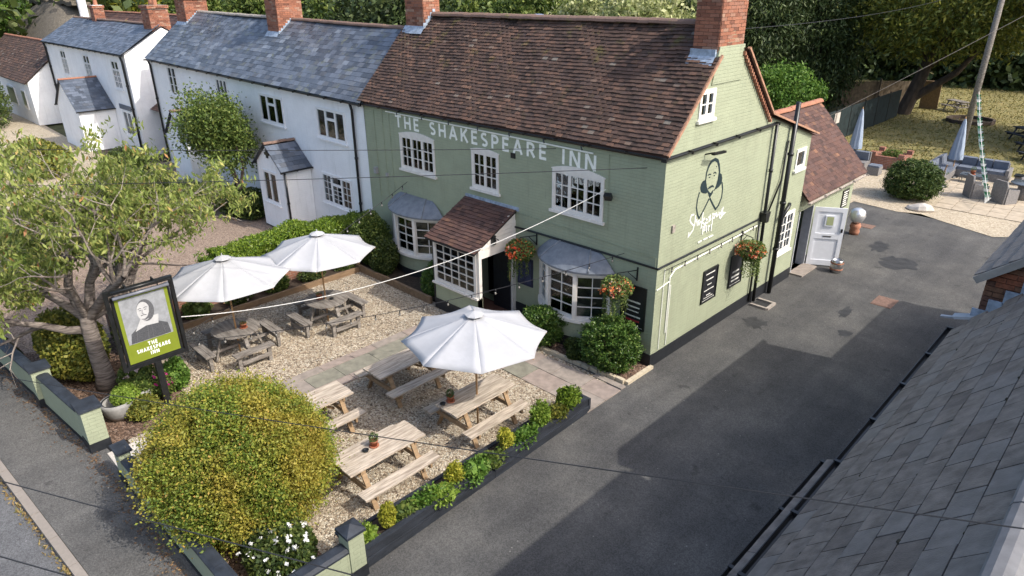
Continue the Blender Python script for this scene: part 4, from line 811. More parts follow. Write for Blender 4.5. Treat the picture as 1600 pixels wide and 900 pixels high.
for (a, b) in ((-20.35,-19.45),(-29.6,-28.5)):
    c = chimney(wh, a, b, 1.7, 2.8, 6.2, 8.9 if a > -25 else 7.95, 2); mb = MB(); mb.add([(a-.06,1.42,6.46),(b+.05,1.42,6.46),(b+.05,1.69,6.8),(a-.06,1.69,6.8)], [(0,1,2,3)])
    for i in range(6): mb.box(b+.012,b+.03,1.66+i*.11,1.79+i*.11,6.62+i*.09,6.84+i*.09)
    part('flashing', mb, m_flash, c)
downpipe(wh, [(-11.95,-.14,5.1),(-11.95,-.07,4.85),(-11.95,-.07,.1)], .045); downpipe(wh, [(-29.5,-.14,5.1),(-29.5,-.07,4.85),(-29.5,-.07,.1)], .05)
def gporch(parent, x0, x1, yf, ze, zr, wins, ridgem, slm, label=None):
    po = link('porch', None, parent); xm = (x0+x1)/2
    mb = MB(); wallcols(mb, (0,yf,0), FU, FN, .15, [(x0,ze),(xm,zr-.06),(x1,ze)], [xm], wins); part('porch_front', mb, m_wwall, po)
    for xx, n in ((x1,1),(x0,-1)): mb = MB(); wallcols(mb, (xx,0,0), (0,1,0), (n,0,0), .12, [(yf,ze),(-.01,ze)], [], []); part('porch_side', mb, m_wwall, po)
    for sx, e in ((1,x1+.12),(-1,x0-.12)):
        A = Vector((e,yf-.12,ze-.08)); S = Vector((xm-e,0,zr-ze+.08)); mb = MB(); L = -yf+.1
        mb.add([A-Vector((0,0,.04)),A+Vector((0,L,-.04)),A+S+Vector((0,L,-.04)),A+S-Vector((0,0,.04))], [(0,1,2,3)]); r_ = part('porch_roof', mb, m_black, po)
        mb = MB(); tileroof(mb, A, (0,1,0), S, L, S.length, .26, .2, .012, .004); tag(part('porch_slates', mb, slm, r_), kind='stuff')
        gutter(po, A+Vector((sx*.04,0,-.02)), A+Vector((sx*.04,L,-.02)), .045)
    ridge_run(po, (xm,yf-.12,zr+.01), (xm,-.02,zr+.01), .09, .3, ridgem); return po
gw = [(-16.75,-15.65,1.0,2.25)]
g1 = gporch(wh, -17.1, -15.2, -1.15, 2.5, 3.28, gw, m_ridge, m_slate2)
window(g1, (0,-1.15,0), FU, FN, *gw[0], [(1,1),(1,1)], mat=m_upvc, sill=.06)
downpipe(g1, [(-15.12,-1.1,2.35),(-15.12,-1.1,.05)], .04)
mb = MB(); mb.obox((-16.15,-1.18,2.9),(.16,0,0),(0,.02,0),(0,0,.05)); mb.obox((-16.15,-1.18,2.9),(.05,0,0),(0,.021,0),(0,0,.16)); part('wall_plaque', mb, m_iron, g1)
gporch(wh, -25.6, -23.6, -1.2, 2.4, 3.4, [], m_ridge, m_slate2)
tag(wh)
# cottage
co_ops = [(-45.5,-44.3,3.45,5.0), (-40.7,-39.5,3.45,5.0), (-35.7,-34.5,3.45,5.0), (-35.6,-34.2,.9,2.3)]
ct, ctr = slatehouse('white_cottage', 'white cottage with slate roof and gabled porch beyond the long white house', -48.6, -33.2, 0, 2.15, 4.4, 5.42, 6.75, co_ops, None, tilt=.003, slm=m_slate2)
for o in co_ops[:3]: window(ct, WO, FU, FN, *o, [(2,3),(2,3)], mat=m_upvc, split=[.68,.68], sill=.08, bar=.03)
window(ct, WO, FU, FN, *co_ops[3], [(1,1),(1,1)], mat=m_upvc, sill=.06)
ridge_run(ctr, (-48.6,2.15,6.8), (-34.3,2.15,6.8), .12, .5, m_ridge)
chimney(ct, -34.4, -33.3, 1.7, 2.7, 5.8, 7.75, 2); c = chimney(ct, -44.3, -43.6, 2.0, 2.6, 6.3, 7.6, 1); c.data.materials[0] = m_wwall
downpipe(ct, [(-33.5,-.14,5.3),(-33.5,-.08,5.0),(-33.5,-.08,.1)], .06); downpipe(ct, [(-48.4,-.14,5.3),(-48.4,-.08,5.0),(-48.4,-.08,.1)], .06)
mb = MB(); mb.box(-35.8,-34.0,-.05,-.01,2.36,2.62); part('slate_lintel', mb, m_slate2, ct)
gporch(ct, -40.9, -36.9, -1.9, 2.35, 3.85, [], m_redridge, m_slate2)
t = thing('lean_to_shed', 'small brown tiled lean-to in the gap between the two white houses', 'shed', (-31.5,1,0))
mb = MB(); mb.box(-33.1,-29.9,1.2,3.5,0,2.6); part('wall', mb, m_dark, t); A = Vector((-33.15,.7,2.5)); S = Vector((0,2.8,1.7)); mb = MB(); mb.add([A,A+Vector((3.3,0,0)),A+S+Vector((3.3,0,0)),A+S], [(0,1,2,3)]); r_ = part('roof', mb, m_clay2, t)
mb = MB(); tileroof(mb, A, (1,0,0), S, 3.3, S.length, .2, .15, .02); tag(part('roof_tiles', mb, m_clay2, r_), kind='stuff')
# far houses behind
def tilehouse(name, label, x0, x1, y0, yr, y1, ze, zr, mw, mr, ridgem, tw=.3, tg=.2):
    t = thing(name, label, 'house', (x0, y0, 0))
    mb = MB(); wallcols(mb, (0,y0,0), FU, FN, .3, [(x0,ze),(x1,ze)], [], []); part('front_wall', mb, mw, t)
    for xx, n in ((x1,1),(x0,-1)): mb = MB(); wallcols(mb, (xx,0,0), (0,1,0), (n,0,0), .25, [(y0,ze),(yr,zr-.1),(y1,ze)], [], []); part('gable_wall', mb, mw, t)
    A = Vector((x0-.1,y0-.2,ze-.1)); S = Vector((0,yr-y0+.2,zr-ze+.1)); L = x1-x0+.2
    mb = MB(); mb.add([A-Vector((0,0,.06)),A+Vector((L,0,-.06)),A+S+Vector((L,0,-.06)),A+S-Vector((0,0,.06))], [(0,1,2,3)]); mb.add([(x0-.1,yr,zr-.05),(x1+.1,yr,zr-.05),(x1+.1,y1+.2,ze-.1),(x0-.1,y1+.2,ze-.1)], [(0,1,2,3)]); rf = part('roof', mb, mr, t)
    mb = MB(); tileroof(mb, A, (1,0,0), S, L, S.length, tw, tg, .02, .006); tag(part('roof_tiles', mb, mr, rf), kind='stuff'); ridge_run(rf, (x0-.1,yr,zr+.02), (x1+.1,yr,zr+.02), .13, .5, ridgem); return t
t = tilehouse('tiled_cottage', 'low white cottage with mossy brown tiled roof at the far left edge', -66, -48.7, -1.6, 1.2, 4, 2.9, 5.15, m_wwall, m_clay, m_redridge)
for a, b in ((-55.5,-53.2),(-51.2,-50.2)):
    mb = MB(); mb.box(a,b,-1.66,-1.58,.9,2.2); w_ = part('window', mb, m_upvc, t); mb = MB(); mb.box(a+.1,b-.1,-1.67,-1.655,1.0,2.1); part('pane', mb, m_glass, w_)
tilehouse('brown_roof_house', 'brown tiled roof showing just above the slate cottage ridge', -72, -42, 7, 9.5, 12, 4.4, 6.7, m_oldbrick, m_clay2, m_redridge, .45, .3)
m_thatch = pm('thatch', (.11,.095,.075), .95, .35, 5, .8, 30, stretch=(4,1,1), col2=(.15,.13,.10))
t = thing('thatched_house', 'grey thatched cottage roof rising behind the slate cottage at left', 'house', (-72,8,0))
mb = MB(); mb.box(-86,-62,4.5,10,0,3.6); part('wall', mb, m_wwall, t)
mb = MB(); rows = []
for s_, (zz, k) in enumerate(((3.2,1.0),(4.2,.86),(5.4,.66),(6.4,.46),(7.1,.3),(7.45,.16))):
    cx, cy = -72.5, 7.2; rows.append([(cx+math.copysign(1, math.cos(a))*abs(math.cos(a))**.45*(12.5*k+1.5), cy+math.copysign(1, math.sin(a))*abs(math.sin(a))**.6*(4.2*k), zz+.08*math.sin(3*a)) for a in [2*math.pi*i/28 for i in range(28)]])
vs = [v for r_ in rows for v in r_]; fs = [(i*28+j, i*28+(j+1) % 28, (i+1)*28+(j+1) % 28, (i+1)*28+j) for i in range(5) for j in range(28)] + [tuple(5*28+j for j in range(28))]
mb.add(vs, fs); part('thatch_roof', mb, m_thatch, t, True)
mb = MB()
for i in range(26):
    x_ = -79+i*.55; mb.obox((x_,7.2,7.42+.1*math.sin(i)),(.3,0,0),(0,.75,-.05),(0,0,.16))
part('thatch_ridge', mb, m_thatch, t); mb = MB(); mb.lathe([(.35,5.5),(.35,8.6),(.42,8.6),(.42,8.9)], 10, (-64.8,7.2,0)); part('chimney', mb, m_wwall, t)
# ------------------------------------------------------------ slate shed under the camera and the brick barn beside it
shed = thing('slate_shed', 'grey slate roofed shed along the driveway in the near right corner', 'shed', (7,-6,0))
ex, ez, rx, rz = 6.2, 4.08, 7.66, 5.72; y0s, y1s = -12.3, -2.0
mb = MB(); mb.box(ex+.22,ex+.45,y0s,y1s,0,ez); part('side_wall', mb, m_oldbrick, shed); mb = MB(); mb.box(2*rx-ex-.45,2*rx-ex-.22,y0s,y1s,0,ez); part('side_wall', mb, m_oldbrick, shed)
mb = MB(); mb.add([(ex-.02,y0s,ez-.06),(ex-.02,y1s,ez-.06),(rx,y1s,rz-.06),(rx,y0s,rz-.06)], [(0,1,2,3)]); mb.add([(2*rx-ex,y0s,ez-.06),(2*rx-ex,y1s,ez-.06),(rx,y1s,rz-.06),(rx,y0s,rz-.06)], [(3,2,1,0)]); srf = part('roof', mb, m_dark, shed)
m_bigslate = pm('grey_roof_slate', (.118,.101,.09), .65, .2, 7, .3, 60, col2=(.152,.132,.117))
m_bigslate2 = pm('blue_roof_slate', (.135,.124,.118), .6, .2, 7, .2, 60); m_bigslate3 = pm('brown_roof_slate', (.108,.092,.082), .7, .25, 7, .25, 60)
S = Vector((rx-ex,0,rz-ez)); SLn = S.length; S.normalize(); N = Vector((-S.z,0,S.x)); g, w = (SLn-.04)/9, .36; SM = {}
for mt_ in (m_bigslate, m_bigslate2, m_bigslate3):
    mb = MB(); mb.add([Vector((0,.006,0))+S*.010+N*.034, Vector((0,w-.006,0))+S*.010+N*.034, Vector((0,w-.006,0))+S*(g-.012)+N*.026, Vector((0,.006,0))+S*(g-.012)+N*.026, Vector((0,.006,0))+S*.010+N*.0, Vector((0,w-.006,0))+S*.010, Vector((0,w-.006,0))+S*(g-.012)-N*.004, Vector((0,.006,0))+S*(g-.012)-N*.004], [(0,1,2,3),(7,6,5,4),(0,4,5,1),(1,5,6,2),(2,6,7,3),(3,7,4,0)]); SM[mt_.name] = mb.mesh('roof_slate', mt_)
rows = 9
for r in range(rows):
    for i in range(int((y1s-y0s)/w)):
        ya = y0s+i*w+(r % 2)*w*.5
        if ya+w > y1s+.02 or ya < -10.2: continue
        mt_ = R.choices([m_bigslate, m_bigslate2, m_bigslate3], [7, 2.2+ (2 if r < 2 else 0), 1.0])[0]; o = link('roof_slate', SM[mt_.name], srf)
        o.location = Vector((ex-.03,ya,ez-.03))+S*(r*g)+N*R.uniform(0,.004)
        o.rotation_euler = (R.uniform(-.008,.008), R.uniform(-.01,.01), R.uniform(-.008,.008))
mb = MB(); tileroof(mb, (2*rx-ex+.03,y0s,ez-.03), (0,1,0), (-S.x,0,S.z), y1s-y0s, SLn, .36, .25, .02); tag(part('far_slates', mb, m_bigslate, srf), kind='stuff')
ridge_run(srf, (rx,y0s,rz+.02), (rx,y1s,rz+.02), .09, .45, pm('pale_ridge',(.15,.15,.155),.8,.15,8))
gutter(shed, (ex-.09,y0s,ez-.09), (ex-.09,y1s,ez-.07), .055)
m_moss = pm('moss_clump', (.03,.028,.018), .95, .3, 30, .6, 60)
for i in range(26):
    r = R.randint(1, rows-1); c = Vector((ex-.03,R.uniform(-9.5,-2.4),ez-.03))+S*(r*g+.0)+N*.02; mb = MB(); s_ = R.uniform(.012,.03); mb.lathe([(.004,-.01),(s_,0),(s_*.8,s_*.5),(.004,s_*.7)], 7, c); part('moss_clump', mb, m_moss, srf, True)
t = thing('outside_ledge', 'dark slated ledge below the gutter of the near shed', 'ledge', (6,-6,0))
A = Vector((5.98,-11,3.84)); S2 = Vector((.24,0,.16)); mb = MB(); tileroof(mb, A, (0,1,0), S2, 5.05, S2.length, .36, .14, .02); tag(part('ledge_slates', mb, m_bigslate, t), kind='stuff'); gutter(t, (5.93,-11,3.8), (5.93,-5.95,3.8), .05)
mb = MB(); mb.box(6.05,6.4,-11,-5.95,0,3.8); part('ledge_wall', mb, m_oldbrick, t)
barn = thing('brick_barn', 'red brick gable end with slate verge above the near slate roof', 'barn', (7.6,1,0))
by = -1.75; bx0 = 6.32; apex = (7.7, 6.0)
mb = MB(); wallcols(mb, (0,by+.012,0), FU, FN, .3, [(bx0,4.86),(apex[0],apex[1]),(9.12,4.86)], [apex[0]], []); part('gable_core', mb, m_mortar, barn)
mb = MB(); mb.box(bx0+.01,bx0+.3,by+.35,4.4,0,4.84); part('side_wall', mb, m_oldbrick, barn)
z = 2.6; r = 0; BM = {}
m_bb = [pm('barn_brick_red',(.24,.085,.045),.85,.25,20,.4,70), pm('barn_brick_brown',(.17,.085,.05),.85,.25,20,.4,70), pm('barn_brick_orange',(.34,.15,.065),.85,.25,20,.4,70), pm('barn_brick_dark',(.12,.06,.042),.85,.25,20,.4,70)]
def zroof(x_): return 4.86+(x_-bx0)*(apex[1]-4.86)/(apex[0]-bx0) if x_ < apex[0] else 99
while z < 5.9:
    u = bx0-(r % 2)*.1125
    while u < 7.65:
        a, b = max(bx0, u), u+.218
        top = min(zroof(max(a, bx0)), zroof(b)); zs = ez+(a-ex)*(rz-ez)/(rx-ex)-.15
        if b-a > .05 and z+.07 < top and z > zs-.2:
            mt_ = R.choices(m_bb, [5,4,1.3,2])[0]; k = (mt_.name, round(b-a,3))
            if k not in BM: mb = MB(); mb.box(0,b-a,-.02,.05,0,.068); BM[k] = mb.mesh('brick', mt_)
            o = link('brick', BM[k], barn); o.matrix_parent_inverse = Matrix.Translation((-7.6,-1,0)); o.location = (a, by+R.uniform(-.004,.003), z)
        u += .225
    z += .077; r += 1
A = Vector((bx0-.12,by-.1,4.78)); S3 = Vector((apex[0]-bx0+.12,0,apex[1]-4.76)); mb = MB(); mb.add([A,A+Vector((0,6.4,0)),A+S3+Vector((0,6.4,0)),A+S3], [(0,1,2,3)]); mb.add([Vector((9.3,by-.1,4.78)),Vector((9.3,4.48,4.78)),A+S3+Vector((0,6.4,0)),A+S3], [(3,2,1,0)]); brf = part('roof', mb, m_dark, barn)
mb = MB(); tileroof(mb, A+Vector((0,0,.02)), (0,1,0), S3, 6.4, S3.length, .3, .22, .015); tag(part('roof_slates', mb, m_bigslate2, brf), kind='stuff'); mb = MB(); mb.beam(A+Vector((0,-.02,-.04)), A+S3+Vector((0,-.02,-.04)), .04, .1); part('verge_board', mb, pm('grey_board',(.3,.28,.25),.8), brf)
mb = MB()
for i in range(9):
    x_ = ex+.05+i*.16; z_ = ez+(x_-ex)*(rz-ez)/(rx-ex); mb.box(x_,x_+.17,by-.045,by-.025+i*.0006,z_-.05,z_+.17)
part('stepped_flashing', mb, m_flash, barn); mb = MB(); mb.obox((6.22,by-.05,4.16),(.14,.03,.03),(0,.08,0),(-.02,0,.015)); mb.obox((6.05,by-.12,4.12),(.12,.06,.0),(0,.03,0),(0,0,.012)); part('loose_flashing', mb, pm('white_lead',(.32,.35,.38),.5), barn)
t = thing('brick_outbuilding', 'lower brick outbuilding beyond the barn along the driveway edge', 'outbuilding', (7.6,7,0))
mb = MB(); mb.box(6.9,8.6,4.45,9.2,0,3.6); part('wall', mb, m_oldbrick, t); mb = MB(); mb.prism([(6.75,3.55),(8.75,3.55),(7.75,4.75)], (0,4.46,0), (1,0,0), (0,0,1), (0,4.8,0)); part('roof', mb, m_bigslate, t)
# ------------------------------------------------------------ picnic tables
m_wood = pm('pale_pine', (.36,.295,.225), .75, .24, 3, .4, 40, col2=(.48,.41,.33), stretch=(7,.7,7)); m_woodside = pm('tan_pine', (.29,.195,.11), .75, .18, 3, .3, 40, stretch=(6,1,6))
m_grey = pm('weathered_grey_wood', (.17,.148,.126), .85, .25, 3, .4, 40, col2=(.22,.2,.178), stretch=(5,.8,5)); m_greyx = pm('weathered_grey_wood_across', (.17,.148,.126), .85, .25, 3, .4, 40, col2=(.22,.2,.178), stretch=(.8,5,5))
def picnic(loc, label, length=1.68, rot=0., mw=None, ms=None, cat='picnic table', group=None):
    mw = mw or m_wood; ms = ms or m_woodside; t = thing('picnic_table', label, cat, (0,0,0), group); h = length/2
    w = .128
    for i in range(5):
        mb = MB(); x = (i-2)*(w+.006); e = R.uniform(-.006,.006); mb.box(x-w/2, x+w/2, -h+e, h+e, .712, .75+R.uniform(-.002,.002)); part('tabletop_plank', mb, mw, t)
    for sx in (-1, 1):
        for k in range(2):
            mb = MB(); x = sx*(.615+(k-.5)*.138); mb.box(x-.066, x+.066, -h, h, .412, .448+R.uniform(-.001,.001)); part('seat_plank', mb, mw, t)
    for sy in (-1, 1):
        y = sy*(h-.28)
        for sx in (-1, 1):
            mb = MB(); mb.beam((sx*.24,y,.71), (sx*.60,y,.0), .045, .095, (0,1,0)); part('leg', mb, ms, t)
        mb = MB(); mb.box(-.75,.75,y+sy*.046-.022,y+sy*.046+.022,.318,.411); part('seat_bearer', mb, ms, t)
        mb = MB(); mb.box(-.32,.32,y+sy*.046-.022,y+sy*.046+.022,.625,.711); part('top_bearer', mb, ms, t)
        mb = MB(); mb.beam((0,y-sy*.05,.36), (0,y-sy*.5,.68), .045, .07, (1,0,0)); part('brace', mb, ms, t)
    t.location = loc; t.rotation_euler.z = rot; return t
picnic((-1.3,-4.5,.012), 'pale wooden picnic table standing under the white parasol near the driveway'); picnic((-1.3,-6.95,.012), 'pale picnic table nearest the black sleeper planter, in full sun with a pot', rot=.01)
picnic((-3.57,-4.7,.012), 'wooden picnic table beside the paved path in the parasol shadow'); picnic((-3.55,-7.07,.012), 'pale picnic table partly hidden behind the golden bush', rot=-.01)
def roundtable(loc, label):
    t = thing('round_picnic_table', label, 'picnic table', (0,0,0), 'round grey picnic tables'); r = .58; n = 7; w = 2*r/n
    for i in range(n):
        a, b = -r+i*w+.003, -r+(i+1)*w-.003; pts = []
        m1 = 6
        for k in range(m1+1): u = a+(b-a)*k/m1; pts.append((math.sqrt(max(0.0001, r*r-u*u)), u))
        pts += [(-p_, u) for p_, u in reversed(pts)]; mb = MB(); mb.prism(pts, (0,0,.69), (1,0,0), (0,1,0), (0,0,.036)); part('tabletop_plank', mb, m_greyx, t)
    for ax in ((1,0),(-1,0),(0,1),(0,-1)):
        d = Vector((ax[0],ax[1],0)); s = Vector((-d.y,d.x,0)); mt_ = m_grey if ax[0] else m_greyx
        for k in range(2): mb = MB(); mb.obox(d*(.82+k*.13)+Vector((0,0,.43)), s*.50, d*.06, (0,0,.019)); part('seat_plank', mb, mt_, t)
        for q in (-1, 1): mb = MB(); mb.obox(d*.88+s*q*.38+Vector((0,0,.205)), s*.045, d*.04, (0,0,.2)); part('leg', mb, mt_, t)
        mb = MB(); mb.obox(d*.93+Vector((0,0,.2)), s*.335, d*.02, (0,0,.05)); part('seat_rail', mb, mt_, t)
        mb = MB(); mb.beam(d*.42+s*.02+Vector((0,0,.68)), d*.62+s*.02+Vector((0,0,.02)), .05, .09, s); part('table_leg', mb, mt_, t)
    for d in (Vector((1,0,0)),Vector((0,1,0))): mb = MB(); mb.obox(Vector((0,0,.34 if d.x else .265)), d*.82, Vector((-d.y,d.x,0))*.022, (0,0,.035)); part('cross_bearer', mb, m_grey, t)
    t.location = loc; return t
roundtable((-7.93,-6.6,.012), 'round grey weathered picnic table nearest the hanging sign'); roundtable((-7.8,-4.08,.012), 'round grey weathered picnic table nearest the left bay window')
# ------------------------------------------------------------ parasols
m_canvas = pm('white_canvas', (.4,.405,.42), .85, .07, 1.6, .35, 5); m_pole = pm('parasol_pole', (.42,.25,.12), .6, .1, 5)
def parasol(loc, label, r=1.42, rot=.2):
    t = thing('parasol', label, 'parasol', (0,0,0), 'open white parasols'); zr, zt_ = 2.13, 2.62; n = 8
    mb = MB()
    def Pn(a, s): rr = r*s; return (rr*math.cos(a), rr*math.sin(a), zt_-(zt_-zr)*s**1.08)
    K = 6; M = 8
    def sag_(k, s): f = math.sin(math.pi*k/K); return -.055*f*s*(1.2-s*.5)
    for i in range(n):
        a0, a1 = 2*math.pi*i/n, 2*math.pi*(i+1)/n; base = len(mb.v); vs = []
        for j in range(M+1):
            s = .06+.94*j/M
            for k in range(K+1):
                p, q = Vector(Pn(a0, s)), Vector(Pn(a1, s)); v = p+(q-p)*k/K; pull = 1-.045*math.sin(math.pi*k/K)*s*s; vs.append((v.x*pull, v.y*pull, v.z+sag_(k, s)))
        mb.add(vs, [(j*(K+1)+k, (j+1)*(K+1)+k, (j+1)*(K+1)+k+1, j*(K+1)+k+1) for j in range(M) for k in range(K)])
    c = part('canopy', mb, m_canvas, t, True); so = c.modifiers.new('thick', 'SOLIDIFY'); so.thickness = .004
    mb = MB(); mb.lathe([(.20,-.025),(.19,-.01),(.03,.05),(.012,.055),(.012,.10),(.001,.11)], 8, (0,0,zt_+.02)); part('vent_cap', mb, m_canvas, t)
    for i in range(n):
        a = 2*math.pi*i/n; p = Vector(Pn(a, 1)); mb = MB(); mb.tube([(0,0,zt_-.04), p*.99-Vector((0,0,.02))], .009, 5); part('rib', mb, m_pole, t)
        h = Vector(Pn(a, .55)); mb = MB(); mb.tube([(0,0,1.75), h-Vector((0,0,.03))], .008, 5); part('strut', mb, m_pole, t)
    mb = MB(); mb.tube([(0,0,.0),(0,0,zt_)], .021, 10); part('pole', mb, m_pole, t, True); mb = MB(); mb.tube([(0,0,1.70),(0,0,1.78)], .035, 10); part('runner', mb, m_drain, t, True)
    t.location = loc; t.rotation_euler.z = rot; return t
parasol((-1.28,-4.5,.0), 'open white parasol nearest the driveway over a pale picnic table', 1.47, .12); parasol((-7.9,-6.6,0), 'open white parasol beside the hanging inn sign', 1.52, .33); parasol((-7.8,-4.1,0), 'open white parasol nearest the clipped hedge and bay window', 1.48, .2)
# ------------------------------------------------------------ small table pots
m_terra = pm('terracotta', (.3,.105,.055), .8, .2, 12); m_herb = leafmat('herb_leaf', [(0,(.05,.09,.03)),(.6,(.09,.15,.045)),(1,(.15,.2,.07))])
def pot(loc, label, r=.075, h=.13, grow=.17, n=260, lm=None, group='terracotta pots on the tables'):
    t = thing('plant_pot', label, 'plant pot', loc, group); x, y, z = loc
    mb = MB(); mb.lathe([(r*.72,0),(r,h*.8),(r*1.1,h*.8),(r*1.1,h),(r*.9,h),(r*.85,h*.85),(.005,h*.84)], 14, loc); part('pot', mb, m_terra, t, True)
    mb = MB(); mb.lathe([(r*1.2,0),(r*1.3,.018),(r*1.1,.018)], 14, (x,y,z+.0005)); part('saucer', mb, m_terra, t, True)
    bush('foliage', (x,y,z+h+grow*.35), (r*1.15,r*1.15,grow*.6), n, .05, .014, lm or m_herb, t, core=False, zmin=None, seed=int(abs(x*100)))
pot((-1.48,-5.05,.763), 'small terracotta herb pot on the table under the parasol near the driveway'); pot((-1.38,-7.0,.763), 'small terracotta herb pot on the sunny table nearest the sleeper planter'); pot((-7.78,-6.45,.74), 'red terracotta pot on the round table nearest the sign', .08, .12, .05, 60); pot((-7.95,-4.2,.74), 'terracotta pot on the round table nearest the bay window', .08, .12, .06, 60)
def ashtray(loc, label):
    t = thing('ashtray', label, 'ashtray', loc, 'black ashtrays'); mb = MB(); mb.lathe([(.05,0),(.062,.035),(.055,.035),(.045,.012),(.004,.012)], 14, loc); part('bowl', mb, m_iron, t, True)
ashtray((-1.50,-5.24,.763), 'small black ashtray on the table under the parasol'); ashtray((-1.36,-7.2,.763), 'small black ashtray on the sunny table nearest the planter'); ashtray((-7.65,-4.0,.74), 'small black ashtray on the round table nearest the bay')
# ------------------------------------------------------------ hanging inn sign
sg = thing('hanging_sign', 'green inn sign with grey portrait in a black frame on a post', 'pub sign', (-6.9,-8.85,0)); sx = -6.88; ya, yb, za, zb_ = -9.46, -8.12, 1.12, 2.95
mb = MB(); mb.box(sx-.06,sx+.06,-8.85,-8.72,0,1.12); part('post', mb, m_iron, sg)
for nm, a in (('frame_upright',(ya,ya+.07,za,zb_)),('frame_upright',(yb-.07,yb,za,zb_)),('frame_rail',(ya+.07,yb-.07,zb_-.08,zb_)),('frame_rail',(ya+.07,yb-.07,za,za+.09))): mb = MB(); mb.box(sx-.05,sx+.05,*a); part(nm, mb, m_iron, sg)
qa, qb, qc, qd = ya+.15, yb-.15, za+.13, zb_-.19
bo = MB(); bo.box(sx-.035,sx+.035,qa-.05,qb+.05,qc-.04,qd+.04); pb = part('board', bo, m_iron, sg)
m_lime = pm('olive_green_panel', (.17,.21,.02), .45, .04, 6); mb = MB(); mb.box(sx+.036,sx+.042,qa,qb,qc,qd); part('panel', mb, m_lime, pb)
N_ = (1,0,0); w_ = qb-qa; h_ = qd-qc
mb = MB(); mb.box(sx+.043,sx+.045,qa+.07,qb-.07,qc+.44,qd-.04); part('picture', mb, pm('print_grey',(.26,.27,.285),.5,.15,9), pb)
cy_ = (qa+qb)/2; cz_ = qc+.98
def flat(name, pts, mat, k): mb = MB(); mb.prism(pts, (sx+.045+.0012*k,0,0), (0,1,0), (0,0,1), (.001,0,0)); part(name, mb, mat, pb)
m_p1 = pm('print_dark',(.07,.073,.08),.5,.35,40,stretch=(1,1,3)); m_p2 = pm('print_pale',(.45,.45,.45),.5,.08,12); m_p3 = pm('print_mid',(.10,.102,.11),.5,.2,30)
zc0 = qc+.45
flat('coat', [(cy_-.40,zc0),(cy_+.41,zc0),(cy_+.38,zc0+.25),(cy_+.22,zc0+.34),(cy_-.2,zc0+.34),(cy_-.36,zc0+.22)], m_p1, 0)
flat('collar', [(cy_-.27,zc0+.25),(cy_-.05,zc0+.32),(cy_+.2,zc0+.3),(cy_+.24,zc0+.5),(cy_-.12,zc0+.5)], m_p2, 1)
flat('hair', [(cy_+.17*math.cos(a)+.01, zc0+.66+.25*math.sin(a)) for a in [2*math.pi*i/22 for i in range(22)]], m_p3, 2)
flat('face', [(cy_+.13*math.cos(a)-.03, zc0+.65+.215*math.sin(a)) for a in [2*math.pi*i/22 for i in range(22)]], m_p2, 3)
fc = lambda name, ln, t_, k: (lambda mb: (strokes(mb, ln, (sx+.0448+.0012*k,0,0), (0,1,0), (0,0,1), (1,0,0), 1, 1, t_, dep=.001), part(name, mb, m_p3, pb)))(MB())
fy, fz = cy_-.05, zc0+.65
fc('eyebrows', [[(fy-.08,fz+.07),(fy-.04,fz+.085),(fy-.01,fz+.07)],[(fy+.03,fz+.07),(fy+.07,fz+.085),(fy+.11,fz+.07)]], .014, 4); fc('eyes', [[(fy-.065,fz+.035),(fy-.02,fz+.035)],[(fy+.04,fz+.035),(fy+.085,fz+.035)]], .016, 4); fc('nose', [[(fy+.0,fz+.04),(fy-.015,fz-.04),(fy+.02,fz-.045)]], .011, 4); fc('mouth', [[(fy-.05,fz-.085),(fy+.0,fz-.075),(fy+.06,fz-.09)]], .018, 4); fc('chin_shadow', [[(fy-.05,fz-.16),(fy+.02,fz-.185),(fy+.09,fz-.15),(fy+.14,fz-.05),(fy+.15,fz+.08)]], [.01,.03,.05,.045,.02], 4)
fc('coat_seams', [[(cy_-.05,zc0+.01),(cy_-.02,zc0+.3)],[(cy_+.05,zc0+.01),(cy_+.06,zc0+.29)],[(cy_-.28,zc0+.02),(cy_-.24,zc0+.24)],[(cy_+.3,zc0+.02),(cy_+.27,zc0+.27)]], .012, 1)
m_sw = pm('sign_white', (.8,.8,.74), .5, .03)
for s_, w0, y0_, z0_ in (('THE',.19,cy_-.095,qc+.31),('SHAKESPEARE',.68,cy_-.34,qc+.195),('INN',.17,cy_-.085,qc+.085)): letters(pb, s_, (sx+.0425,y0_,z0_), (0,1,0), (0,0,1), N_, w0, .085, m_sw, .2, .3)
mb = MB(); mb.tube([(sx+.2,ya+.1,zb_+.03),(sx+.2,yb-.1,zb_+.03)], .03, 10); lt = part('light_bar', mb, m_iron, sg, True)
for y_ in (ya+.4,yb-.4): mb = MB(); mb.tube([(sx,y_,zb_-.02),(sx+.02,y_,zb_+.08),(sx+.2,y_,zb_+.05)], .018, 6); part('light_arm', mb, m_iron, lt); mb = MB(); mb.tube([(sx,y_+.1,zb_-.07),(sx,y_+.1,qd+.03)], .012, 6); part('hanger', mb, m_iron, sg)
mb = MB(); mb.tube([(sx+.11,qa-.03,qd+.05),(sx+.11,qb+.03,qd+.05)], .035, 10); part('light_bar', mb, pm('grey_tube',(.16,.17,.2),.35,.1), sg, True)
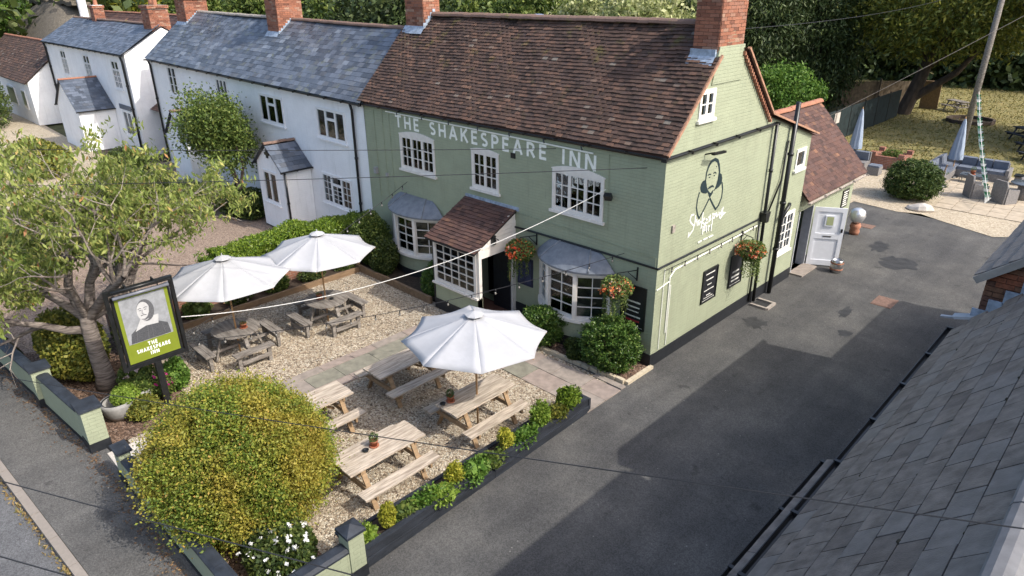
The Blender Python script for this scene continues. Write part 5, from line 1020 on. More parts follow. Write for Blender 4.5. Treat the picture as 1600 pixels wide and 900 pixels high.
# ------------------------------------------------------------ notice boards
def board(label, O, U, N, w, h, lines, red=()):
    t = thing('chalkboard', label, 'notice board', O); O, U, N = Vector(O), Vector(U), Vector(N); Z = Vector((0,0,1))
    def bx(a, b, c, d, n0, n1): mb = MB(); mb.obox(O+U*(a+b)/2+Z*(c+d)/2+N*(n0+n1)/2, U*(b-a)/2, N*(n1-n0)/2, Z*(d-c)/2); return mb
    part('panel', bx(0,w,0,h,.001,.02), pm('chalkboard_black',(.014,.015,.018),.5,.2,6), t)
    for a in ((0,.035,0,h),(w-.035,w,0,h),(.035,w-.035,0,.035),(.035,w-.035,h-.035,h)): part('frame', bx(*a,.02,.04), m_iron, t)
    part('border_line', bx(.05,w-.05,.05,.058,.02,.0225), m_paintwhite, t)
    for i, (c, wd, hh) in enumerate(lines):
        k = max(3, int(wd*w/.035)); tot = wd*w; mb = MB()
        for j in range(k):
            a = w/2-tot/2+tot*j/k; z0 = c*h; b = a+tot/k*.72; e = R.uniform(.75,1)*hh
            mb.obox(O+U*(a+b)/2+Z*(z0)+N*.0215, U*(b-a)/2, N*.0012, Z*(e/2))
        tag(part('writing', mb, pm('red_chalk',(.55,.05,.05),.7) if i in red else m_paintwhite, t), kind='stuff')
board('tall black menu board with white writing on the sunlit gable wall', (0,2.18,.94), (0,1,0), (1,0,0), .74, .92, [(.86,.6,.035),(.68,.5,.035),(.52,.3,.03),(.36,.66,.03),(.2,.3,.03),(.13,.62,.02)])
board('blackboard half hidden behind the hanging basket on the gable wall', (0,3.62,.93), (0,1,0), (1,0,0), .72, .93, [(.3,.6,.06),(.45,.5,.05),(.18,.6,.05)])
board('black menu board with red writing on the front wall near the corner', (-.92,0,.9), (1,0,0), (0,-1,0), .7, 1.12, [(.62,.6,.05),(.5,.55,.04),(.4,.5,.03),(.28,.66,.04),(.18,.6,.05)], (4,))
t = thing('notice_board', 'dark blue notice board on the front wall beside the porch door', 'notice board', (-4.3,0,.9)); mb = MB(); mb.box(-4.42,-3.85,-.03,-.001,.95,1.75); part('panel', mb, pm('navy_panel',(.03,.035,.07),.5), t); mb = MB(); mb.box(-4.36,-3.91,-.036,-.031,1.02,1.68); part('poster', mb, pm('poster_blue',(.05,.06,.12),.5,.4,12), t)
# ------------------------------------------------------------ hanging baskets
m_petal = leafmat('begonia_petal', [(0,(.62,.04,.025)),(.35,(.78,.09,.03)),(.6,(.85,.2,.05)),(.8,(.8,.3,.12)),(1,(.85,.45,.35))], .2)
m_petal2 = leafmat('orange_begonia_petal', [(0,(.6,.06,.03)),(.3,(.75,.17,.05)),(.55,(.78,.34,.12)),(.75,(.75,.4,.32)),(.9,(.7,.5,.2)),(1,(.8,.62,.55))], .2)
m_trail = leafmat('trailing_leaf', [(0,(.07,.12,.035)),(.5,(.14,.2,.05)),(1,(.26,.3,.09))])
def basket(c, wallpt, label, pm_, trail=.7, s=1.):
    t = thing('hanging_basket', label, 'hanging basket', (c[0],c[1],c[2]-.3), 'flower baskets hung on the inn walls'); x, y, z = c
    mb = MB(); mb.lathe([(.02,-.2),(.12,-.18),(.19,-.08),(.21,0),(.19,0)], 14, (x,y,z)); part('bowl', mb, m_soil, t, True)
    mb = MB(); W_ = Vector(wallpt); tip = Vector((x,y,z+.42)); mb.tube([W_, tip], .012, 6); mb.tube([W_-Vector((0,0,.25)), W_+(tip-W_)*.5], .01, 6); mb.obox(W_-Vector((0,0,.1)),(.015,0,0),(0,.015,0),(0,0,.17)); part('bracket', mb, m_iron, t)
    for k in range(3): a = k*2.094; mb = MB(); mb.tube([(x,y,z+.42),(x+.2*math.cos(a),y+.2*math.sin(a),z)], .004, 4); part('chain', mb, m_iron, t)
    bush('foliage', (x,y,z+.07), (.37*s,.36*s,.26*s), 1300, .075, .045, m_trail, t, zmin=None, seed=3, core=False)
    P, d = lumpy(210, (x,y,z+.05), (.37*s,.37*s,.25*s), (.85,1.05), .2, 14, None, int(abs(x*37+y*11))); P = P[(d[:,2] > -.35)]; d = d[(d[:,2] > -.35)]
    C = np.repeat(P, 5, 0)+NR.normal(0,.018,(len(P)*5,3)); V = leafverts(C, .055, .045, np.repeat(d,5,0), .3); link('blossom', npmesh('blossom', V, 4, pm_), t)
    pts = []
    for k in range(22):
        a = R.uniform(0,6.28); L = trail*R.uniform(.35,1.0); r0 = R.uniform(.14,.27)*s
        for q in range(int(L*70)): f = q/(L*70); pts.append((x+math.cos(a)*r0*(1+.15*f)+R.gauss(0,.018), y+math.sin(a)*r0*(1+.15*f)+R.gauss(0,.018), z-.05-f*L))
    V = leafverts(np.array(pts), .045, .03, None, 0, .3); link('trailing_stems', npmesh('trailing_stems', V, 4, m_trail), t)
basket((.42,3.85,2.02), (.01,4.05,2.42), 'orange flower basket on the sunlit gable wall', m_petal2, .85); basket((-.78,-.45,1.98), (-.52,-.01,2.42), 'orange and red flower basket before the corner menu board', m_petal2, .9); basket((-3.95,-.42,2.08), (-3.72,-.01,2.5), 'bright red flower basket between porch and right bay', m_petal, .85, 1.05)
# ------------------------------------------------------------ ropes, festoons and overhead wires
m_rope = pm('white_rope', (.72,.7,.64), .8, .08, 10); m_wire = pm('black_cable', (.02,.02,.022), .6, .1)
def catenary(p, q, sag_, n=24): p, q = Vector(p), Vector(q); return [p+(q-p)*i/n-Vector((0,0,sag_*4*(i/n)*(1-i/n))) for i in range(n+1)]
def wire(name, label, p, q, sag_, r, mat, bulbs=0, cat='cable', dark=True):
    t = thing(name, label, cat, tuple(p)); pts = catenary(p, q, sag_); mb = MB(); mb.tube(pts, r, 5); part('cable', mb, mat, t)
    for i in range(bulbs):
        f = (i+.5)/bulbs*(len(pts)-1); k = int(f); c = pts[k]+(pts[min(k+1,len(pts)-1)]-pts[k])*(f-k)
        mb = MB(); mb.lathe([(.014,-.07),(.016,0),(.006,.01)], 7, c); b_ = part('bulb_holder', mb, m_wire, t); mb = MB(); mb.lathe([(.004,-.14),(.02,-.125),(.026,-.1),(.014,-.071)], 8, c); part('bulb', mb, pm('clear_bulb',(.2,.19,.17),.15,.05), b_, True)
wire('festoon_rope', 'thick white cable swagged from the inn sign to the upper wall', (-6.88,-8.13,1.95), (-1.47,-.12,4.2), .62, .009, m_rope)
wire('festoon_lights', 'string of small bulbs passing in front of the white parasols to the sign', (-9.2,-.03,2.95), (-6.9,-8.15,1.5), .15, .008, m_wire, 16, 'string lights')
wire('festoon_lights', 'string of bulbs running from the sign past the porch to the corner bracket', (-6.85,-8.15,1.35), (-.9,-.05,2.75), .3, .008, m_wire, 18, 'string lights')
wire('festoon_lights', 'string of bulbs hung under the black conduit on the gable wall', (.06,.25,2.5), (.06,4.9,2.5), .03, .006, m_wire, 8, 'string lights')
wire('telephone_wire', 'thin black overhead wire crossing in front of the inn to its corner', (-14.8,-18.5,5.4), (-.46,-.02,4.86), .12, .008, m_wire); wire('telephone_wire', 'thin black overhead wire ending under the inn lettering', (-18.4,-16.2,5.4), (-3.1,-.02,4.89), .1, .008, m_wire)
wire('overhead_cable', 'black overhead cable crossing the garden, driveway and near slate roof', (-3.06,-12.28,4.05), (10.2,-8.5,6.84), .08, .004, m_wire); wire('overhead_cable', 'upper black cable over the pavement at lower left', (-2.4,-14.4,5.0), (7.4,-9.5,5.0), .02, .005, m_wire); wire('overhead_cable', 'lower black cable crossing the road at the bottom left corner', (.99,-13.4,5.0), (5.0,-11.3,5.0), .01, .005, m_wire)
# ------------------------------------------------------------ foliage
m_bark = pm('cherry_bark', (.13,.105,.088), .95, .35, 4, 1.0, 22, col2=(.22,.185,.16), stretch=(1,1,7)); m_twig = pm('grey_twig', (.3,.255,.22), .9, .2, 8, .5, 40); m_dbark = pm('dark_bark', (.075,.055,.042), .95, .3, 5, .9, 18, stretch=(1,1,.4))
l_gold = leafmat('golden_leaf', [(0,(.085,.14,.022)),(.35,(.155,.22,.032)),(.68,(.235,.275,.04)),(.92,(.34,.31,.05)),(1,(.4,.25,.07))], .25, patch=((.42,.3,.05),1.0))
l_cherry = leafmat('cherry_leaf', [(0,(.13,.18,.038)),(.4,(.21,.265,.06)),(.75,(.3,.34,.095)),(.97,(.42,.40,.12)),(1,(.42,.17,.07))], .35)
l_box = leafmat('box_leaf', [(0,(.035,.08,.015)),(.5,(.07,.14,.026)),(.85,(.125,.2,.04)),(1,(.2,.26,.06))], .2, .4)
l_hedge = leafmat('hedge_leaf', [(0,(.05,.10,.012)),(.4,(.11,.18,.018)),(.8,(.19,.27,.03)),(1,(.27,.33,.06))], .25, .4)
l_shrub = leafmat('shrub_leaf', [(0,(.025,.045,.012)),(.5,(.055,.085,.02)),(1,(.11,.135,.03))], .2)
l_olive = leafmat('olive_leaf', [(0,(.06,.085,.015)),(.5,(.15,.17,.03)),(1,(.30,.27,.05))], .25)
l_lime = leafmat('lime_leaf', [(0,(.10,.17,.02)),(.6,(.2,.3,.04)),(1,(.32,.4,.08))], .3)
l_mid = leafmat('mid_green_leaf', [(0,(.045,.08,.017)),(.5,(.1,.15,.03)),(1,(.2,.24,.055))], .25)
l_dark = leafmat('dark_conifer_leaf', [(0,(.026,.044,.014)),(.6,(.056,.085,.026)),(1,(.11,.14,.045))], .12)
l_pale = leafmat('variegated_leaf', [(0,(.14,.18,.05)),(.4,(.3,.33,.12)),(.8,(.45,.46,.22)),(1,(.55,.55,.32))], .3)
l_walnut = leafmat('yellow_green_leaf', [(0,(.06,.085,.018)),(.5,(.14,.17,.032)),(.85,(.25,.25,.045)),(1,(.36,.33,.06))], .3)
l_maple = leafmat('purple_leaf', [(0,(.008,.008,.008)),(.6,(.018,.015,.016)),(1,(.035,.028,.03))], .1)
l_goldcon = leafmat('gold_conifer_leaf', [(0,(.16,.19,.015)),(.5,(.32,.32,.03)),(1,(.46,.42,.06))], .2)
l_bracken = leafmat('bright_leaf', [(0,(.05,.11,.015)),(.5,(.1,.2,.03)),(1,(.18,.28,.05))], .25)
l_white = leafmat('white_petal', [(0,(.75,.75,.72)),(1,(.85,.85,.82))], .2); l_pink = leafmat('magenta_petal', [(0,(.4,.02,.16)),(1,(.6,.06,.3))], .2); l_palepink = leafmat('pale_pink_petal', [(0,(.5,.35,.35)),(1,(.65,.5,.48))], .2)
def limbs(mb, base, forks, r): 
    for f in forks: mb.tube([base]+f, [r*(1-.75*i/len(f)) for i in range(len(f)+1)], 7)
def shrub(name, label, c, r, n, L, Wd, mat, group=None, lump=.16, seed=1, cat='shrub', stems=True, **k):
    t = thing(name, label, cat, (c[0],c[1],0), group)
    o = bush('foliage', c, r, n, L, Wd, mat, t, lump, seed, **k)
    if stems:
        mb = MB(); z0 = max(0, c[2]-r[2]-.1)
        for i in range(5): a = i*1.257+seed; mb.tube([(c[0]+.05*math.cos(a),c[1]+.05*math.sin(a),z0),(c[0]+.3*r[0]*math.cos(a),c[1]+.3*r[1]*math.sin(a),c[2]),(c[0]+.5*r[0]*math.cos(a),c[1]+.5*r[1]*math.sin(a),c[2]+.5*r[2])], [.03*r[2]+.008,.02*r[2]+.006,.006], 5)
        part('stems', mb, m_dbark, t)
    return t
def clumped(name, label, c, r, nc, per, sig, L, Wd, mat, seed, lump=.16, k=60, cat='shrub', group=None):
    t = thing(name, label, cat, (c[0],c[1],0), group); P, d = lumpy(nc, c, r, (.80,1.0), lump, k, .12, seed); g = np.random.default_rng(seed)
    sz = g.uniform(.55,1.3,(nc,1)); C = np.repeat(P,per,0)+g.normal(0,1,(nc*per,3))*np.repeat(sz,per,0)*np.array([sig,sig,sig*.55]); C[:,2] = np.maximum(C[:,2],.05)
    V = leafverts(C, L, Wd, np.repeat(d,per,0)*np.array([1,1,.5])+np.array([0,0,.25]), .7); P2, d2 = lumpy(nc*3, c, [x*.74 for x in r], (.7,1.0), lump, k, .1, seed)
    V = np.vstack([V, leafverts(P2, L*2.2, Wd*2.4, None)]); link('foliage', npmesh('foliage', V, 4, mat), t); mb = MB()
    for i in range(6): a = i*1.05+seed; mb.tube([(c[0]+.06*math.cos(a),c[1]+.06*math.sin(a),0),(c[0]+.3*r[0]*math.cos(a),c[1]+.3*r[1]*math.sin(a),c[2]*.6),(c[0]+.6*r[0]*math.cos(a),c[1]+.6*r[1]*math.sin(a),c[2]+.4*r[2])], [.05,.035,.01], 6)
    part('stems', mb, m_dbark, t); return t
clumped('golden_shrub', 'big rounded golden green bush spilling over the roadside wall', (-2.3,-9.05,1.16), (1.4,1.38,1.2), 1900, 84, .11, .047, .028, l_gold, 5, .26, 60)
clumped('box_bush', 'large clipped green box bush at the sunlit corner of the inn', (-.74,-.6,.6), (.72,.64,.7), 420, 40, .05, .055, .034, l_box, 8, .16, 40, group='box bushes below the bay'); clumped('box_bush', 'smaller clipped box bush below the right bay window', (-2.75,-.9,.48), (.6,.52,.55), 330, 40, .05, .055, .034, l_box, 9, .18, 40, group='box bushes below the bay')
for i, (x, y, z, a) in enumerate(((-1.75,-.72,.2,.3),(-3.5,-.8,.22,.3),(-1.55,-1.0,.14,.2))): shrub('low_plant', ['low dark plant between the two box bushes','low dark plant between porch and smaller box bush','small tuft at the bed edge between the box bushes'][i], (x,y,z), (a,a*.8,a*.7), 1400, .07, .03, l_shrub, seed=20+i, stems=False, cat='plant')
# shrubs by the left bay
shrub('wall_shrub', 'tall leafy shrub climbing the wall left of the left bay window', (-10.45,-.75,.95), (.62,.6,.95), 6500, .08, .045, l_mid, seed=31, lump=.25); shrub('wall_shrub', 'dark rounded shrub in front of the left bay window', (-9.5,-.98,.62), (.6,.45,.62), 5000, .075, .042, l_shrub, seed=32, lump=.25); shrub('wall_shrub', 'feathery dark green shrub between left bay and porch', (-7.05,-.75,.5), (.42,.5,.6), 4000, .09, .03, l_box, seed=33, lump=.25)
for i in range(6): shrub('bed_plant', ['dark plant behind the round tables, nearest the sign','second dark plant from the sign in the bed behind the tables','third dark plant from the sign in the bed behind the tables','fourth dark plant from the sign in the bed behind the tables','fifth dark plant from the sign in the bed behind the tables','dark plant behind the tables, nearest the inn'][i], (-10.65+R.uniform(-.05,.05),-7.7+i*1.2,.32), (.3,.45,.26), 1100, .07, .035, [l_shrub, l_mid][i % 2], 'plants in the bed behind the tables', seed=40+i, stems=False, cat='plant', lump=.3)
# clipped hedge
t = thing('clipped_hedge', 'bright green clipped hedge between beer garden and white house', 'hedge', (-11.9,-2.6,0))
n = 30000; u = NR.uniform(0,1,n); f = NR.integers(0,4,n); X = np.empty((n,3)); O_ = np.zeros((n,3)); y_ = -5.5+5.4*u; hw = .62+.1*np.sin(y_*2.3)+.06*np.sin(y_*5.1); top = 1.38+.10*np.sin(y_*1.7)+.06*np.sin(y_*4.3)-.15*np.clip(-4.9-y_,0,1)
v = NR.uniform(-1,1,n); w = NR.uniform(0,1,n)
X[:,1] = y_; X[:,0] = -11.95+np.where(f < 2, v*hw, np.where(f == 2, hw, -hw)); X[:,2] = np.where(f < 2, top-.16*np.abs(v)**4+NR.normal(0,.035,n), w*top); X[:,0] += NR.normal(0,.035,n)
O_[f < 2] = (0,0,1); O_[f == 2] = (1,0,.3); O_[f == 3] = (-1,0,.3); e_ = u < .04; X[e_,1] = -5.55+NR.normal(0,.05,e_.sum()); X[e_,2] = w[e_]*top[e_]; X[e_,0] = -11.95+v[e_]*hw[e_]
V = leafverts(X, .085, .04, O_, .6); C2 = X*1.0; C2[:,0] = -11.95+(X[:,0]+11.95)*.8; C2[:,2] *= .86; V = np.vstack([V, leafverts(C2[::5], .2, .12, None)]); link('foliage', npmesh('foliage', V, 4, l_hedge), t)
mb = MB()
for i in range(14): y0 = -5.2+i*.37; mb.tube([(-11.95,y0,0),(-11.9,y0+.05,.5),(-11.7+.4*(i % 2-.5),y0,1.0)], [.03,.02,.008], 5)
part('stems', mb, m_dbark, t)
# cherry tree
ct_ = thing('cherry_tree', 'sprawling cherry tree with ringed trunk and drooping yellow green leaves', 'tree', (-8.63,-9.48,0))
RB = random.Random(21); tips = []; mbT = MB(); mbB = MB()
def low(p): return p.z < 3.45+.12*max(0, p.y+8.5) and (p.x > -8.15 or p.y > -8.5)
def grow(p, d, L, r, lev):
    if lev > 1 and low(p+d*L*.5): return
    n = 4; pts = [p.copy()]; rs = [r]; dd = d.copy()
    for i in range(n):
        dd = (dd+Vector((RB.gauss(0,.16),RB.gauss(0,.16),RB.gauss(0,.12)+(.05 if lev < 3 else -.03)))).normalized(); p = p+dd*(L/n); pts.append(p.copy()); rs.append(r*(1-.55*(i+1)/n))
        if lev >= 2: tips.append((p.copy(), dd.copy(), lev))
    (mbB if lev < 2 else mbT).tube(pts, rs, 8 if lev < 2 else 5, cap=False)
    if lev < 4:
        for k in range([4,4,3,3][lev]):
            i = RB.randint(2, n) if lev else RB.randint(2, n); a = RB.uniform(0,6.28); o = dd.orthogonal().normalized(); o2 = dd.cross(o); nd = (dd*.75+(o*math.cos(a)+o2*math.sin(a))*.95); nd.z = nd.z*.75+.02; grow(pts[i], nd.normalized(), L*RB.uniform(.58,.82), rs[i]*.68, lev+1)
T0 = Vector((-8.63,-9.48,0)); tr = [T0, T0+Vector((-.02,.0,.35)), T0+Vector((-.1,-.02,.9)), T0+Vector((-.22,.0,1.4)), T0+Vector((-.3,.03,1.75))]
mbT0 = MB(); mbT0.tube(tr, [.27,.2,.175,.165,.15], 14); part('trunk', mbT0, m_bark, ct_, True); top_ = tr[-1]
for d, L, r, s in (((-.35,-1.0,.22),2.0,.11,.72),((-.9,.1,.62),2.0,.13,1),((.2,.35,.9),1.9,.14,1),((.6,.5,.85),2.5,.12,1),((.05,.95,.8),2.4,.11,1),((-.55,.8,.5),2.2,.11,1),((-.6,-.55,.65),1.9,.11,1),((.45,-.1,.95),1.6,.09,1),((.6,.75,.75),2.8,.10,1)):
    grow(top_+Vector((0,0,-.35 if s < 1 else -.1)), Vector(d).normalized(), L*.9, r, 0)
part('limbs', mbB, m_bark, ct_, True); tag(part('twigs', mbT, m_twig, ct_), kind='stuff')
C = []
for p, d, lev in tips:
    if p.z < 1.6 or RB.random() < .4 or lev < 3 or low(p): continue
    for k in range(RB.choice([7,9,12])): C.append(p+Vector((RB.gauss(0,.075),RB.gauss(0,.075),RB.gauss(-.05,.06))))
C = np.array([tuple(c) for c in C]); print('cherry leaves', len(C))
link('crown', npmesh('crown', leafverts(C, .135, .045, None, 0, 1.1, fold=.06), 4, l_cherry), ct_)
# shrubs, pots and flowers under the cherry tree
shrub('spreading_shrub', 'broad dark green and yellow shrub behind the roadside wall under the cherry tree', (-10.1,-9.75,.72), (1.15,.72,.75), 9000, .085, .06, l_olive, seed=51, lump=.3); shrub('spreading_shrub', 'dark shrub against the low brick wall behind the cherry trunk', (-10.2,-8.2,.6), (.8,.6,.65), 5000, .08, .05, l_shrub, seed=52, lump=.3); shrub('spreading_shrub', 'yellow green shrub to the left of the cherry trunk', (-9.35,-9.7,.5), (.55,.45,.5), 3500, .085, .06, l_olive, seed=53, lump=.3)
def bowl(loc, r, h, label, inner):
    t = thing('bowl_planter', label, 'planter', loc, None); mb = MB(); mb.lathe([(r*.55,0),(r*.85,h*.35),(r,h*.8),(r*.98,h),(r*.86,h),(r*.84,h*.6),(.01,h*.55)], 22, loc); part('bowl', mb, pm('grey_clay',(.27,.265,.255),.8,.15,6,.2,50), t, True)
    mb = MB(); mb.lathe([(r*.8,h*.98),(r*.86,h*1.02),(r*.9,h*1.0)], 22, loc, False); part('liner', mb, m_iron, t, True); return t
b1 = bowl((-7.05,-9.72,.03), .32, .44, 'large grey bowl planter with lime trailing plant behind the gate pier', 1); bush('foliage', (-7.05,-9.6,.5), (.3,.22,.16), 1500, .05, .04, l_lime, b1, core=False, seed=61); bush('foliage', (-7.3,-9.45,.32), (.45,.3,.3), 2500, .055, .04, l_lime, b1, core=False, seed=62)
b2 = bowl((-7.35,-9.12,.03), .24, .36, 'second grey bowl planter behind the lime plant below the sign', 1); bush('foliage', (-7.35,-9.05,.42), (.26,.26,.2), 1000, .06, .035, l_mid, b2, core=False, seed=63)
shrub('flowering_plant', 'green plant with pale pink flowers at the foot of the cherry trunk', (-7.95,-9.0,.36), (.5,.4,.32), 2200, .06, .04, l_mid, seed=64, cat='plant', stems=False, lump=.3); shrub('flowering_plant', 'magenta flowering plant below the hanging sign', (-7.25,-8.72,.3), (.3,.3,.3), 1000, .05, .035, l_mid, seed=65, cat='plant', stems=False, lump=.3); shrub('flowering_plant', 'trailing green plant with yellow leaves beside the sign post', (-6.75,-9.3,.22), (.42,.36,.24), 1600, .055, .04, l_olive, seed=66, cat='plant', stems=False, lump=.3); shrub('flowering_plant', 'green leafy plant behind the sign post', (-7.35,-8.35,.4), (.35,.3,.38), 1500, .07, .045, l_bracken, seed=67, cat='plant', stems=False, lump=.3)
def blossoms(parent, c, r, n, s, mat, per=6, seed=1, up=.0):
    P, d = lumpy(n, c, r, (.92,1.05), .2, 12, None, seed); k = d[:,2] > up; P = P[k]; d = d[k]; C = np.repeat(P, per, 0)+NR.normal(0,s*.3,(len(P)*per,3)); link('blossom', npmesh('blossom', leafverts(C, s, s*.8, np.repeat(d,per,0), .2), 4, mat), parent)
fl = [o for o in bpy.data.objects if o.name.startswith('flowering_plant')]
blossoms(fl[0], (-7.95,-9.0,.38), (.5,.4,.34), 60, .06, l_palepink); blossoms(fl[1], (-7.22,-8.72,.33), (.26,.24,.3), 30, .06, l_pink, up=.2)
t = shrub('daisy_clump', 'dark leafy clump of white flowers behind the corner wall', (-.75,-9.3,.35), (.75,.55,.42), 6500, .08, .045, l_shrub, seed=70, cat='flowers', lump=.2, stems=False); blossoms(t, (-.75,-9.3,.36), (.78,.58,.45), 95, .055, l_white, 7, 3, .15)
# planter row
PL = [('gold_conifer','small golden conifer nearest the corner pier in the sleeper planter',(-.02,-7.75,.5),(.17,.17,.26),l_goldcon),('gold_conifer','small golden conifer mid way along the sleeper planter',(.0,-6.28,.5),(.16,.16,.25),l_goldcon),('gold_conifer','golden conifer beside the middle of the sleeper planter, second from the inn end',(-.04,-4.9,.5),(.15,.15,.26),l_goldcon),('leafy_shrub','yellow green leafy shrub near the inn end of the sleeper planter',(-.06,-3.85,.5),(.2,.24,.3),l_lime),('leafy_shrub','bushy green shrub at the inn end of the sleeper planter',(-.1,-2.95,.5),(.26,.3,.26),l_hedge),
 ('low_perennial','bright low plant between corner pier and first golden conifer',(-.05,-8.2,.32),(.2,.16,.16),l_lime),('low_perennial','blue green tuft next to the first golden conifer',(0,-7.35,.32),(.16,.15,.15),l_mid),('low_perennial','green spreading plant in the near half of the planter',(.02,-6.95,.3),(.2,.22,.14),l_bracken),('low_perennial','trailing plant with white flower hanging over the sleepers',(.08,-6.65,.28),(.22,.2,.15),l_lime),('low_perennial','fern like plant just past the second golden conifer',(.08,-5.8,.32),(.24,.26,.18),l_bracken),('low_perennial','grey green low plant in the middle of the planter',(.05,-5.4,.3),(.2,.2,.15),l_mid),('low_perennial','leafy green plant between golden conifer and yellow shrub',(.02,-4.45,.3),(.2,.24,.16),l_bracken),('low_perennial','wispy straw coloured plant near the inn end of the planter',(-.02,-3.4,.32),(.18,.2,.18),l_olive)]
for i, (nm, lab, c, r, mt_) in enumerate(PL):
    if nm[:3] == 'low': r = (r[0]*1.1, r[1]*1.9, r[2]*1.25)
    shrub(nm, lab, c, r, 1700 if nm[0] in 'gl' and r[2] > .2 else 900, .05 if nm[0] == 'g' else .065, .022 if nm[0] == 'g' else .035, mt_, 'planter shrubs' if r[2] > .2 else 'low planter plants', seed=80+i, cat='plant', lump=.42, zmin=.2, stems=False, bias=1.2, shell=(.35,1.1), k=9)
# greenery by the white houses
t = thing('wall_tree', 'round green shrub tree growing against the long white house', 'tree', (-19.6,-1.3,0)); P, d = lumpy(260, (-19.5,-1.5,3.35), (1.95,1.2,1.25), (.35,1.1), .45, 12, None, 91); C = np.repeat(P,70,0)+NR.normal(0,.26,(260*70,3)); link('crown', npmesh('crown', leafverts(C, .13, .065, np.repeat(d,70,0), .5), 4, l_mid), t)
mb = MB(); mb.tube([(-18.4,-1.3,0),(-18.6,-1.3,1.2),(-19.2,-1.4,2.4),(-19.6,-1.5,3.2)], [.13,.11,.08,.03], 8); mb.tube([(-18.6,-1.3,1.2),(-18.2,-1.2,2.2),(-18.1,-1.4,3)], [.07,.05,.02], 6); part('trunk', mb, m_dbark, t)
for i, (c, r, mt_, lab) in enumerate((((-19.0,-1.2,.6),(1.5,.8,.7),l_shrub,'dark low shrub under the wall tree by the white porch'),((-21.5,-2.2,.5),(1.3,.9,.6),l_pale,'pale flowering shrub on the brown gravel drive edge'),((-24,-3.5,.6),(1.6,1.1,.8),l_mid,'green shrub behind the cherry tree crown near the second porch'),((-28,-2.6,.7),(1.4,1,.9),l_shrub,'dark shrub at the far end of the long white house'),((-33,-5,.8),(2,1.4,1),l_olive,'olive shrub on the pale parking area'),((-52,-4,1.5),(4,1.6,1.9),l_shrub,'dark ivy covered hedge before the far left cottage'),((-17.3,-9.2,.6),(1.6,.9,.7),l_mid,'green shrub beyond the low wall at the left edge'),((-21,-9.8,.8),(2.0,1.0,.9),l_olive,'yellow green roadside shrub at the left picture edge'))):
    shrub('garden_shrub', lab, c, r, 4200, .14, .08, mt_, 'shrubs by the white houses', seed=100+i, lump=.3)
t = thing('bare_shrub', 'multi stemmed grey shrub trunk on the brown gravel drive behind the sign', 'shrub', (-13.2,-7.4,0)); mb = MB()
for i in range(7): a = i*.9; mb.tube([(-13.2+.06*math.cos(a),-7.4+.06*math.sin(a),0),(-13.2+.22*math.cos(a),-7.4+.22*math.sin(a),.8),(-13.2+.75*math.cos(a),-7.4+.75*math.sin(a),1.9+.3*(i % 3))], [.07,.045,.015], 6)
part('stems', mb, m_twig, t); P = np.array([(-13.2+R.gauss(0,.7),-7.4+R.gauss(0,.7),R.uniform(1.2,2.6)) for _ in range(900)]); link('foliage', npmesh('foliage', leafverts(P, .14, .05, None, 0, .9), 4, l_cherry), t)
# ------------------------------------------------------------ trees behind
def tree(label, base, crown, r, nc, per, sig, L, Wd, mat, name='tree', seed=1, trunk=.3, droop=0., shell=(.45,1.0), lump=.28, group='trees behind the houses', bark=None, forks=5):
    t = thing(name, label, 'tree', base, group); P, d = lumpy(nc, crown, r, shell, lump, 22, None, seed); C = np.repeat(P,per,0)+NR.normal(0,1,(nc*per,3))*np.array([sig,sig,sig*.6]); C[:,2] = np.maximum(C[:,2], .2)
    link('crown', npmesh('crown', leafverts(C, L, Wd, np.repeat(d,per,0), .4, droop), 4, mat), t); b = Vector(base); c = Vector(crown); mb = MB()
    mb.tube([b, b+(c-b)*.35+Vector((.1,0,0)), b+(c-b)*.7, c+Vector((0,0,r[2]*.4))], [trunk,trunk*.8,trunk*.5,trunk*.12], 10)
    rr = random.Random(seed)
    for i in range(forks): a = i*6.28/forks+rr.uniform(0,.6); s = b+(c-b)*rr.uniform(.35,.6); e = c+Vector((r[0]*.7*math.cos(a), r[1]*.7*math.sin(a), r[2]*rr.uniform(-.3,.4))); mb.tube([s, s+(e-s)*.5+Vector((0,0,.3)), e], [trunk*.45,trunk*.25,trunk*.06], 7)
    part('trunk', mb, bark or m_dbark, t); return t
tree('tall dark conifer behind the rear fence nearest the gable chimney', (-16.5,36,0), (-16.5,36,5.6), (3.4,3.2,6.2), 420, 105, .55, .32, .09, l_dark, 'conifer_tree', 1, .35, .9, (.6,1)); tree('second dark conifer between gable chimney and walnut tree', (-13.2,40.5,0), (-13.2,40.5,5.4), (3.0,3.0,6.2), 400, 105, .55, .32, .09, l_dark, 'conifer_tree', 2, .35, .9, (.6,1)); tree('dark conifer mass behind the pub ridge at right', (-19.5,33,0), (-19.5,33,5), (3.2,3.2,6.4), 380, 105, .55, .32, .09, l_dark, 'conifer_tree', 3, .35, .9, (.6,1))
wt = tree('spreading yellow green tree shading the lawn beside the dark mesh fence', (-6.9,41.9,0), (-5.2,42,7.9), (6.4,5.5,4.3), 620, 55, .55, .34, .12, l_walnut, 'lawn_tree', 4, .5, .4, (.5,1), .3)
mb = MB(); mb.tube([(-6.9,41.9,.8),(-5.9,42,1.6),(-4.2,42.1,3.0),(-3.0,42.2,5)], [.34,.28,.2,.1], 10); part('limb', mb, m_dbark, wt)
tree('purple black maple crown at the right picture edge', (5.5,38.5,0), (5.0,38,7.4), (4.6,5,5.6), 420, 60, .5, .3, .2, l_maple, 'maple_tree', 5, .35, .2, (.5,1)); 
bt = tree('bright green round bush above the wing roof', (-10.2,29,0), (-10.2,29,2.1), (2.3,2,1.9), 260, 60, .3, .2, .09, l_bracken, 'round_tree', 6, .2, 0, (.6,1), .2)
